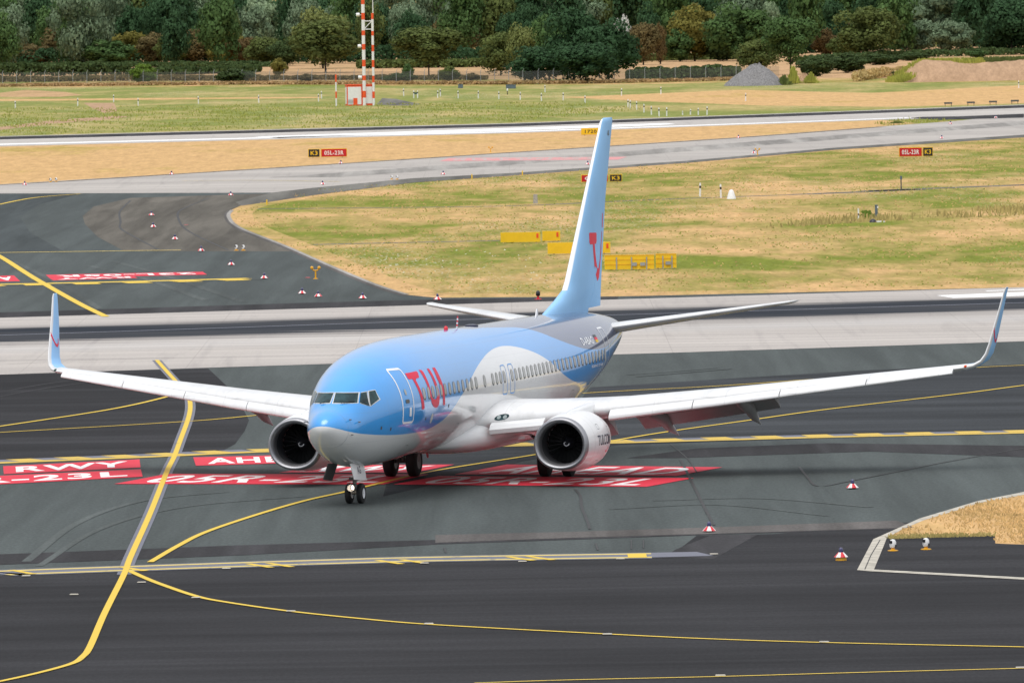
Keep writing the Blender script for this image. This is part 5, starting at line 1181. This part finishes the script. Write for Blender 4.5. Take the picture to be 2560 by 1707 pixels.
def tree(cx, by, w, h, shape, col, label, cat='tree', name=None, lift=.03, group=None):
    p = G(cx, by); s = 1 / ppm(p); W, H = w * s * 1.24, h * s * 1.05; cnt['n'] += 1; k = cnt['n']
    v = CRM[shape][k % len(CRM[shape])]
    if shape == 'bush':
        o = bpy.data.objects.new(name or 'shrub', v); COL.objects.link(o); setmat(o, LF[col]); o.location = p; o.scale = (W, min(W, H * 2.2), H); o.rotation_euler = (0, 0, k * 1.7)
        return tag(o, label, cat, group)
    r = empty(name or {'willow': 'willow_tree', 'conic': 'conifer_tree'}.get(shape, 'broadleaf_tree'), p, k * 1.7, label, cat, group)
    c = bpy.data.objects.new('crown', v); COL.objects.link(c); c.parent = r; setmat(c, LF[col]); c.location = (0, 0, lift * H); c.scale = (W, W, H * (1 - lift))
    t = bpy.data.objects.new('trunk', TRK[k % 3]); COL.objects.link(t); t.parent = r; t.scale = (H * .9, H * .9, H)
    return r
TREES = [
 (748, 168, 146, 122, 'round', 'olive', 'broad round dark olive tree left of the striped mast'), (742, 158, 112, 132, 'round', 'pale', 'pale yellow green tree rising behind the broad olive tree'),
 (985, 176, 150, 112, 'round', 'olive', 'loose olive tree with bare trunk right of the mast'), (1150, 174, 90, 98, 'round', 'olive', 'olive brown tree between the mast and the dense dark trees'),
 (1206, 186, 80, 132, 'tall', 'pale', 'round topped pale green tree at the left of the dense dark clump'), (1262, 187, 96, 150, 'tall', 'mid', 'mid green tree with yellowish top inside the dense clump'),
 (1318, 188, 120, 166, 'round', 'dark', 'tall dark green tree in the middle of the dense clump'), (1398, 188, 118, 136, 'round', 'dark', 'dark green tree sloping down at the right of the dense clump'), (1345, 192, 130, 90, 'round', 'dark', 'low dark tree at the fence in front of the dense clump'),(1235, 192, 120, 84, 'round', 'dark', 'low dark tree at the fence at left of the dense clump'),
 (1429, 150, 42, 115, 'tall', 'white', 'slim white leaved tree right of the dense dark clump'), (1478, 150, 74, 95, 'round', 'brown', 'rounded grey brown tree right of the white leaved tree'),
 (1517, 148, 30, 96, 'tall', 'rust', 'small rust red tree among the green ones'), (1596, 141, 116, 122, 'round', 'yellow', 'wide yellowish olive tree above the stubble strip'), (1560, 142, 80, 76, 'bush', 'mid', 'green thicket at the left end of the stubble strip'), (1650, 140, 90, 70, 'bush', 'bramble', 'dark green thicket over the middle of the stubble strip'),
 (1700, 141, 132, 126, 'round', 'mid', 'wide fresh green tree left of the bushy tree by the heap'), (1816, 172, 112, 132, 'round', 'mid', 'bushy green tree directly behind the gravel heap'),
 (1738, 164, 88, 72, 'round', 'olive', 'lower olive green tree left behind the gravel heap'), (1893, 128, 62, 62, 'bush', 'rust', 'rust brown bush right of the bushy green tree'), (1935, 122, 84, 72, 'bush', 'brown', 'orange brown bush left of the big olive tree'),
 (1992, 136, 130, 118, 'round', 'olive', 'big dark olive tree above the bramble bank'), (1935, 132, 60, 55, 'bush', 'olive', 'low olive bush before the orange brown bush'),
 (2105, 124, 100, 78, 'willow', 'greysilver', 'lower silver grey willow right of the big olive tree'), (2182, 124, 96, 76, 'willow', 'greysilver', 'lower silver grey willow, second from the big olive tree'), (2210, 118, 200, 150, 'willow', 'greysilver', 'huge silver grey willow above the earth mound'), (2100, 118, 110, 140, 'willow', 'greysilver', 'tall grey willow crown behind the lower silver willows'),
 (2325, 126, 116, 128, 'round', 'dark', 'dark green tree at the right edge above the mound'), (2280, 126, 60, 50, 'bush', 'dark', 'low dark bush below the right edge tree'),
 (12, 154, 66, 84, 'round', 'olive', 'olive green tree at the left edge'), (47, 140, 40, 76, 'tall', 'silver', 'small silver tree near the left edge'), (85, 152, 72, 48, 'bush', 'brown', 'tan brown bush near the left edge behind the hedge'), (55, 150, 54, 58, 'bush', 'brown', 'brown bush between left edge tree and tan bush'),
 (165, 148, 124, 96, 'round', 'brown', 'large tan and olive tree left of the dark rounded bushes'), (176, 153, 66, 58, 'bush', 'mid', 'dark rounded bush in front of the large tan tree'), (246, 153, 104, 62, 'bush', 'mid', 'wide dark rounded bush, second before the tan tree'),
 (300, 150, 72, 76, 'round', 'yellow', 'yellow brown tree right of the wide dark bush'), (352, 150, 74, 70, 'round', 'brown', 'brown and green tree, first of the autumn coloured row'), (402, 150, 82, 74, 'round', 'olive', 'olive brown tree, second of the autumn coloured row'), (455, 149, 84, 80, 'round', 'brown', 'brownish tree, third of the autumn coloured row'), (515, 150, 84, 86, 'tall', 'yellow', 'yellow brown tree, fourth of the autumn coloured row'), (562, 150, 78, 62, 'round', 'rust', 'reddest tree at the right of the autumn coloured row'), (612, 152, 84, 66, 'round', 'olive', 'olive tree right of the reddest autumn tree'), (660, 152, 76, 62, 'round', 'bramble', 'dark low tree beside the broad olive tree'),
 (475, 138, 70, 92, 'tall', 'bright', 'fresh light green tree behind the autumn coloured row'), (60, 140, 160, 150, 'willow', 'silver', 'large silvery willow at the upper left'), (205, 140, 92, 134, 'willow', 'silver', 'silvery willow, second from the upper left'), (258, 139, 88, 138, 'willow', 'silver', 'silvery willow, third from the upper left'), (372, 139, 112, 138, 'willow', 'silver', 'bright silver willow above the autumn coloured row'), (310, 138, 62, 118, 'conic', 'mid', 'pointed green tree between two silvery willows'),
 (577, 138, 76, 138, 'willow', 'silver', 'silver willow left of the wide silver crown'), (640, 136, 140, 136, 'willow', 'silver', 'wide silver crown above and left of the broad olive tree'), (790, 134, 110, 130, 'willow', 'greysilver', 'grey green willow crown behind the mast'), (895, 140, 112, 100, 'round', 'dark', 'dark green tree just right of the mast poles'), (946, 134, 34, 112, 'tall', 'silver', 'slim silver tree right of the mast, first of two'), (1118, 134, 42, 112, 'tall', 'silver', 'slim silver tree right of the mast, second of two'),
 (1050, 138, 96, 98, 'round', 'brown', 'olive brown tree between the two slim silver trees'), (1010, 132, 130, 130, 'willow', 'greysilver', 'broad grey green willow above the loose olive tree'), (1190, 140, 84, 118, 'round', 'dark', 'dark tree behind the round topped pale tree'), (1345, 132, 120, 132, 'willow', 'greysilver', 'blue grey willow above the dense dark clump'), (1515, 130, 46, 110, 'conic', 'dark', 'dark pointed tree behind the small rust tree'), (1772, 126, 40, 122, 'willow', 'silver', 'slim silver willow above the bushy tree by the heap'), (1640, 128, 110, 120, 'willow', 'greysilver', 'grey willow top above the yellowish olive tree'), (1880, 120, 96, 118, 'round', 'mid', 'green tree above the rust brown bush'), (1965, 114, 50, 110, 'willow', 'silver', 'pale silver tip left behind the big olive tree'),
]
for a in TREES: tree(*a, lift=.17 if a[0] in (748, 985, 1816) else .02)
for (cx, by, w_, h_, col, lab) in [(332, 194, 56, 48, 'bright', 'bright green bush growing through the fence at the left'), (542, 194, 92, 36, 'bramble', 'dark green bush at the fence left of the striped pole'), (935, 186, 28, 40, 'mid', 'small upright green bush by the fence right of mast'), (641, 176, 34, 42, 'yellow', 'small yellow green sapling left below the broad olive tree'), (1035, 186, 50, 34, 'olive', 'low olive bush below the loose olive tree'),
     (705, 188, 70, 18, 'brown', 'low dry scrub at the fence below the broad olive tree'), (910, 190, 80, 22, 'bramble', 'low dark scrub at fence right of the hut'), (1085, 186, 50, 18, 'brown', 'low brown scrub at fence before the dense clump'), (1880, 176, 80, 50, 'bramble', 'dark bramble mound right of gravel heap, nearer'), (1945, 168, 90, 44, 'bramble', 'dark bramble mound on the bank, second from gravel heap'), (2010, 150, 110, 26, 'bramble', 'dark bramble mound on the bank, third from gravel heap'), (1905, 152, 90, 26, 'bramble', 'far bramble mound behind the first one'), (2100, 140, 110, 20, 'bramble', 'low bramble strip below the silver willows'), (2245, 134, 48, 20, 'mid', 'round green bush on top of the earth mound'), (2058, 176, 60, 12, 'bramble', 'flat dark weed patch left of the earth mound'), (1736, 194, 8, 10, 'bramble', 'tiny green weed on the gravel heap')]:
    tree(cx, by, w_, h_, 'bush', col, lab, 'bush', 'shrub')
def hedge(name, pts, h, wd, col, label, seed, n=5000, leaf=.5, kind=None):
    pts = [(-620 if q[0] == -60 else 3000 if q[0] == 2420 else q[0], q[1] + (10 if q[0] == -60 else -12 if q[0] == 2420 else 0)) for q in pts]; n = int(n * 1.3)
    P = [G(*q) for q in pts]; r = np.random.default_rng(seed); L = [(b - a).length for a, b in zip(P, P[1:])]; T = sum(L); s = r.random(n) * T; out = np.zeros((n, 3)); acc = 0
    for a, b, l in zip(P, P[1:], L):
        k = (s >= acc) & (s <= acc + l); t = ((s[k] - acc) / l)[:, None]; out[k] = np.array(a)[None] * (1 - t) + np.array(b)[None] * t; acc += l
    hh = h * (.86 + .07 * np.sin(s * .35 + seed) + .06 * np.sin(s * .83 + 2 * seed) + .05 * np.sin(s * 2.3 + seed)); u = r.random(n); z = hh * np.sqrt(u); out[:, 1] += r.normal(0, wd * .4, n) * (1.1 - .6 * u); out[:, 2] = z
    d = r.normal(size=(n, 3)); d /= np.linalg.norm(d, axis=1)[:, None]; t = np.cross(d, [0, 0, 1.0]); t /= np.linalg.norm(t, axis=1)[:, None] + 1e-6; b = np.cross(d, t); sz = leaf * r.uniform(.6, 1.2, n)[:, None]
    Q = np.stack([out - t * sz * .5 - b * sz * .5, out + t * sz * .5 - b * sz * .4, out + t * sz * .4 + b * sz * .5, out - t * sz * .5 + b * sz * .4], 1); Q[:, :, 2] = np.maximum(Q[:, :, 2], 0)
    o = bpy.data.objects.new(name, quad_mesh(name, Q, [LF[col]])); COL.objects.link(o)
    if kind: o['kind'] = kind; o['label'] = label
    else: tag(o, label, 'hedge')
    return o
hedge('hedge', [(-60, 176), (150, 175), (300, 174)], 2.7, 3, 'bramble', 'trimmed dark bramble hedge behind the fence at the left', 3, 9000)
hedge('hedge', [(300, 173), (420, 172), (600, 166)], 1.4, 3, 'bramble', 'lower bramble hedge under the autumn coloured trees', 4, 6000)
hedge('hedge', [(1440, 186), (1560, 181), (1700, 177)], 2.0, 3, 'bramble', 'dark bramble hedge behind the fence left of gravel heap', 5, 9000)
hedge('hedge', [(820, 158), (1000, 156), (1130, 154)], 1.6, 4, 'olive', 'olive bank of scrub beyond the stubble right of mast', 6, 5000)
hedge('hedge', [(1440, 141), (1560, 139), (1720, 136)], 1.3, 4, 'olive', 'olive scrub bank beyond the stubble strip', 8, 5000)
hedge('undergrowth', [(-60, 158), (300, 155), (640, 154)], 1.1, 5, 'bramble', 'dark undergrowth below the trees at the left', 11, 14000, .45, 'stuff')
hedge('undergrowth', [(-60, 149), (600, 147), (1150, 145)], 3.6, 6, 'dark', 'dark undergrowth along the foot of the wood', 12, 16000, .5, 'stuff')
hedge('undergrowth', [(1150, 150), (1460, 143)], 4.0, 6, 'dark', 'dark undergrowth behind the dense clump', 13, 9000, .5, 'stuff')
hedge('undergrowth', [(1430, 135), (1720, 129), (2000, 116), (2420, 106)], 4.0, 6, 'dark', 'dark undergrowth along the foot of the wood at the right', 14, 18000, .5, 'stuff')
hedge('undergrowth', [(1830, 150), (1960, 138), (2120, 132), (2260, 128), (2420, 124)], 1.5, 7, 'bramble', 'bramble cover on the bank at the right', 15, 14000, .42, 'stuff')
hedge('fence_scrub', [(-60, 187), (300, 186), (620, 186)], 1.0, 3, 'brown', 'brown scrub behind the fence', 21, 9000, .4, 'stuff')
hedge('fence_scrub', [(620, 184), (900, 184), (1120, 184)], .8, 3, 'brown', 'brown scrub behind the fence', 22, 5000, .35, 'stuff')
hedge('dry_tall_grass', [(-60, 195.5), (590, 194.6), (1180, 194.6), (1450, 190.8), (1690, 185.4)], .55, 2.5, 'straw_dark', 'dry tall grass along the fence foot', 23, 14000, .3, 'stuff')
hedge('tall_weeds', [(1960, 188), (2040, 176), (2120, 172)], 1.6, 7, 'straw', 'dry straw coloured weeds on the bank', 9, 5000, .35, 'stuff')
a_, d_, n_v, L_ = MND
def weed_clump(cx, by, wpx, hpx, col, label, seed, n=420):
    p = G(cx, by); s = 1 / ppm(p); r = np.random.default_rng(seed); W, H = wpx * s / 2, hpx * s; x = r.normal(0, W * .5, n); y = r.normal(0, W * .4, n)
    hh = H * np.clip(1 - np.abs(x) / W * .8, .15, 1) * r.uniform(.35, 1.05, n); w_ = r.uniform(.04, .10, n); lean = x * .25 + r.normal(0, .12, n); z0 = r.uniform(0, .45, n) * hh
    Q = np.stack([np.stack([x - w_, y, z0], 1), np.stack([x + w_, y, z0], 1), np.stack([x + lean + w_, y + .03, hh], 1), np.stack([x + lean - w_ * .4, y + .03, hh], 1)], 1)
    o = bpy.data.objects.new('weed_clump', quad_mesh('weed_clump', Q, [LF[col]])); COL.objects.link(o); o.location = p; tag(o, label, 'weeds')
weed_clump(1862, 192, 30, 26, 'lime', 'yellow green weed clump right of the small soil heap', 1)
weed_clump(1822, 193, 24, 42, 'lime', 'upright yellow green weeds between gravel and soil heaps', 2)
weed_clump(1800, 196, 30, 24, 'olive', 'low olive weeds at the right foot of the gravel heap', 3)
weed_clump(1990, 503, 30, 20, 'bright', 'green weed clump between the white post and grey bollard', 4)
weed_clump(2060, 284, 30, 6, 'olive', 'low weeds at the tip of the tan verge strip', 7)
def weeds_on(name, n, col, seed, u0, u1, v0, v1, h0, h1, zf):
    r = np.random.default_rng(seed); u = r.uniform(u0, u1, n); v = r.uniform(v0, v1, n)
    x = a_.x + d_.x * u * L_ + n_v.x * v; y = a_.y + d_.y * u * L_ + n_v.y * v; z = zf(u, v); hh = r.uniform(h0, h1, n); lean = r.normal(0, .15, n); ww = r.uniform(.06, .16, n)
    Q = np.zeros((n, 4, 3)); Q[:, 0] = np.stack([x - ww, y, z], 1); Q[:, 1] = np.stack([x + ww, y, z], 1); Q[:, 2] = np.stack([x + lean + ww * .5, y, z + hh], 1); Q[:, 3] = np.stack([x + lean - ww * .5, y, z + hh], 1)
    o = bpy.data.objects.new(name, quad_mesh(name, Q, [LF[col]])); COL.objects.link(o); o['kind'] = 'stuff'; return o
weeds_on('mound_weeds', 1100, 'lime', 2, .03, .40, 9.5, 13.5, .1, .95, lambda u, v: 2.6 * np.minimum(1, u / .13))
weeds_on('mound_weeds', 420, 'lime', 3, -.04, .05, 2, 9, .3, 1.0, lambda u, v: 1.8 * np.clip(u / .13, 0, 1))
weeds_on('mound_weeds', 1500, 'olive', 4, .40, .9, 10, 13, .3, .9, lambda u, v: 2.7 + 0 * u)
# far wood behind the trees one can tell apart
def wood():
    r = np.random.default_rng(77); parts = []; nrm = []; mi = []; cols = ['dark', 'mid', 'dark', 'greysilver', 'olive', 'mid']; keys = list(ARR)
    for k in range(270):
        y = r.uniform(1780, 2080); x = (r.uniform(-.062, .062) if k < 150 else r.choice((-1, 1)) * r.uniform(.062, .14)) * y; h = r.uniform(11, 18) * (1 + (y - 1780) / 1500); w_ = h * r.uniform(.55, .85)
        sh = ['round', 'tall', 'round', 'willow', 'conic'][r.integers(5)]; q, nq = ARR[sh][r.integers(len(ARR[sh]))]; kp = r.random(len(q)) < (.62 if k < 150 else .40); q = q[kp]; nq = nq[kp]; a = r.uniform(0, 6.28)
        R = np.array([[math.cos(a), -math.sin(a), 0], [math.sin(a), math.cos(a), 0], [0, 0, 1]])
        nrm.append(nq @ R.T); parts.append((q @ R.T) * np.array([w_, w_, h]) + np.array([x, y, 0])); mi.append(np.full(len(q), 3 if sh == 'willow' else [0, 0, 1, 2, 4, 5][r.integers(6)]))
    o = bpy.data.objects.new('far_wood', quad_mesh('far_wood', np.concatenate(parts), [LF[c] for c in cols], np.concatenate(mi), np.concatenate(nrm))); COL.objects.link(o); o['kind'] = 'stuff'; o['label'] = 'dense mixed wood filling the background'
wood()
# ------------------------------------------------------------------ grass blades standing on the turf
def blades(name, poly, dens, mat, h0, h1, seed, cap=120000, clump=True):
    P = [G(*q) for q in poly]; xs = [p.x for p in P]; ys = [p.y for p in P]; A = (max(xs) - min(xs)) * (max(ys) - min(ys)); n = int(min(cap, A * dens)); r = np.random.default_rng(seed)
    x = r.uniform(min(xs), max(xs), n); y = r.uniform(min(ys), max(ys), n); ins = np.zeros(n, bool); j = len(P) - 1
    for i in range(len(P)):
        c = ((ys[i] > y) != (ys[j] > y)) & (x < (xs[j] - xs[i]) * (y - ys[i]) / (ys[j] - ys[i] + 1e-12) + xs[i]); ins ^= c; j = i
    if clump:
        f = np.sin(x * .31 + 2 * np.sin(y * .05)) * np.sin(y * .09 + 1.3 * np.sin(x * .13)) + .6 * np.sin(x * .9 + y * .21) ; ins &= r.random(n) < np.clip(.45 + .5 * f, .04, 1)
    x, y = x[ins], y[ins]; n = len(x); hh = r.uniform(h0, h1, n); w_ = r.uniform(.015, .04, n) * (1 + (y > 500) * 1.0); lean = r.normal(0, .06, n)
    Q = np.zeros((n, 4, 3)); Q[:, 0] = np.stack([x - w_, y, 0 * x], 1); Q[:, 1] = np.stack([x + w_, y, 0 * x], 1); Q[:, 2] = np.stack([x + lean + w_ * .4, y + .02, hh], 1); Q[:, 3] = np.stack([x + lean - w_ * .4, y + .02, hh], 1)
    o = bpy.data.objects.new(name, quad_mesh(name, Q, [mat], None, np.tile(np.array([[0, -.35, .94]]), (len(Q), 1)))); COL.objects.link(o); o['kind'] = 'stuff'; return o
BL = {'dry': leafmat('blade dry', (.52, .345, .15), .3), 'green': leafmat('blade green', (.26, .28, .06), .3), 'rough': leafmat('blade rough', (.36, .29, .11), .3), 'flower': leafmat('flower', (.72, .73, .64), .15)}
MID = [(560, 474), (720, 436), (1176, 404), (1600, 372), (2352, 318), (2352, 655), (1420, 677), (1000, 679), (870, 652), (650, 562), (530, 500)]
blades('dry_grass', MID, 0.6, BL['dry'], .03, .09, 1); blades('green_grass', MID, 0.6, BL['green'], .03, .09, 2)
blades('weed_row', [(1760, 522), (1960, 500), (2352, 478), (2352, 496), (2040, 508), (1900, 516), (1760, 526)], 9, BL['rough'], .10, .45, 3, 40000, True)
blades('flower_patch', [(780, 600), (1100, 560), (1250, 585), (1230, 650), (1000, 640)], 0.35, BL['flower'], .02, .05, 4)
#blades('flower_patch', [(560, 490), (900, 505), (1100, 535), (800, 545), (600, 540)], 0.5, BL['flower'], .03, .08, 6)
blades('grass_fringe', ZD([(1762, 835), (1990, 830), (2225, 827), (2225, 833), (1990, 838), (1770, 846)]), 160, BL['rough'], .05, .14, 8, 30000, False)
blades('island_grass', ZD([(2700, 573), (2352, 652), (2160, 690), (1920, 764), (1770, 830), (2225, 826), (2225, 860), (2352, 866)]), 60, BL['dry'], .04, .12, 9)
blades('meadow_grass', [(0, 250), (700, 240), (1300, 235), (1500, 250), (1176, 282), (0, 312)], 1.0, BL['green'], .08, .25, 10)
blades('meadow_grass', [(2095, 272), (2190, 279), (2120, 284), (2040, 290), (2000, 285)], 1.3, BL['green'], .1, .35, 12)
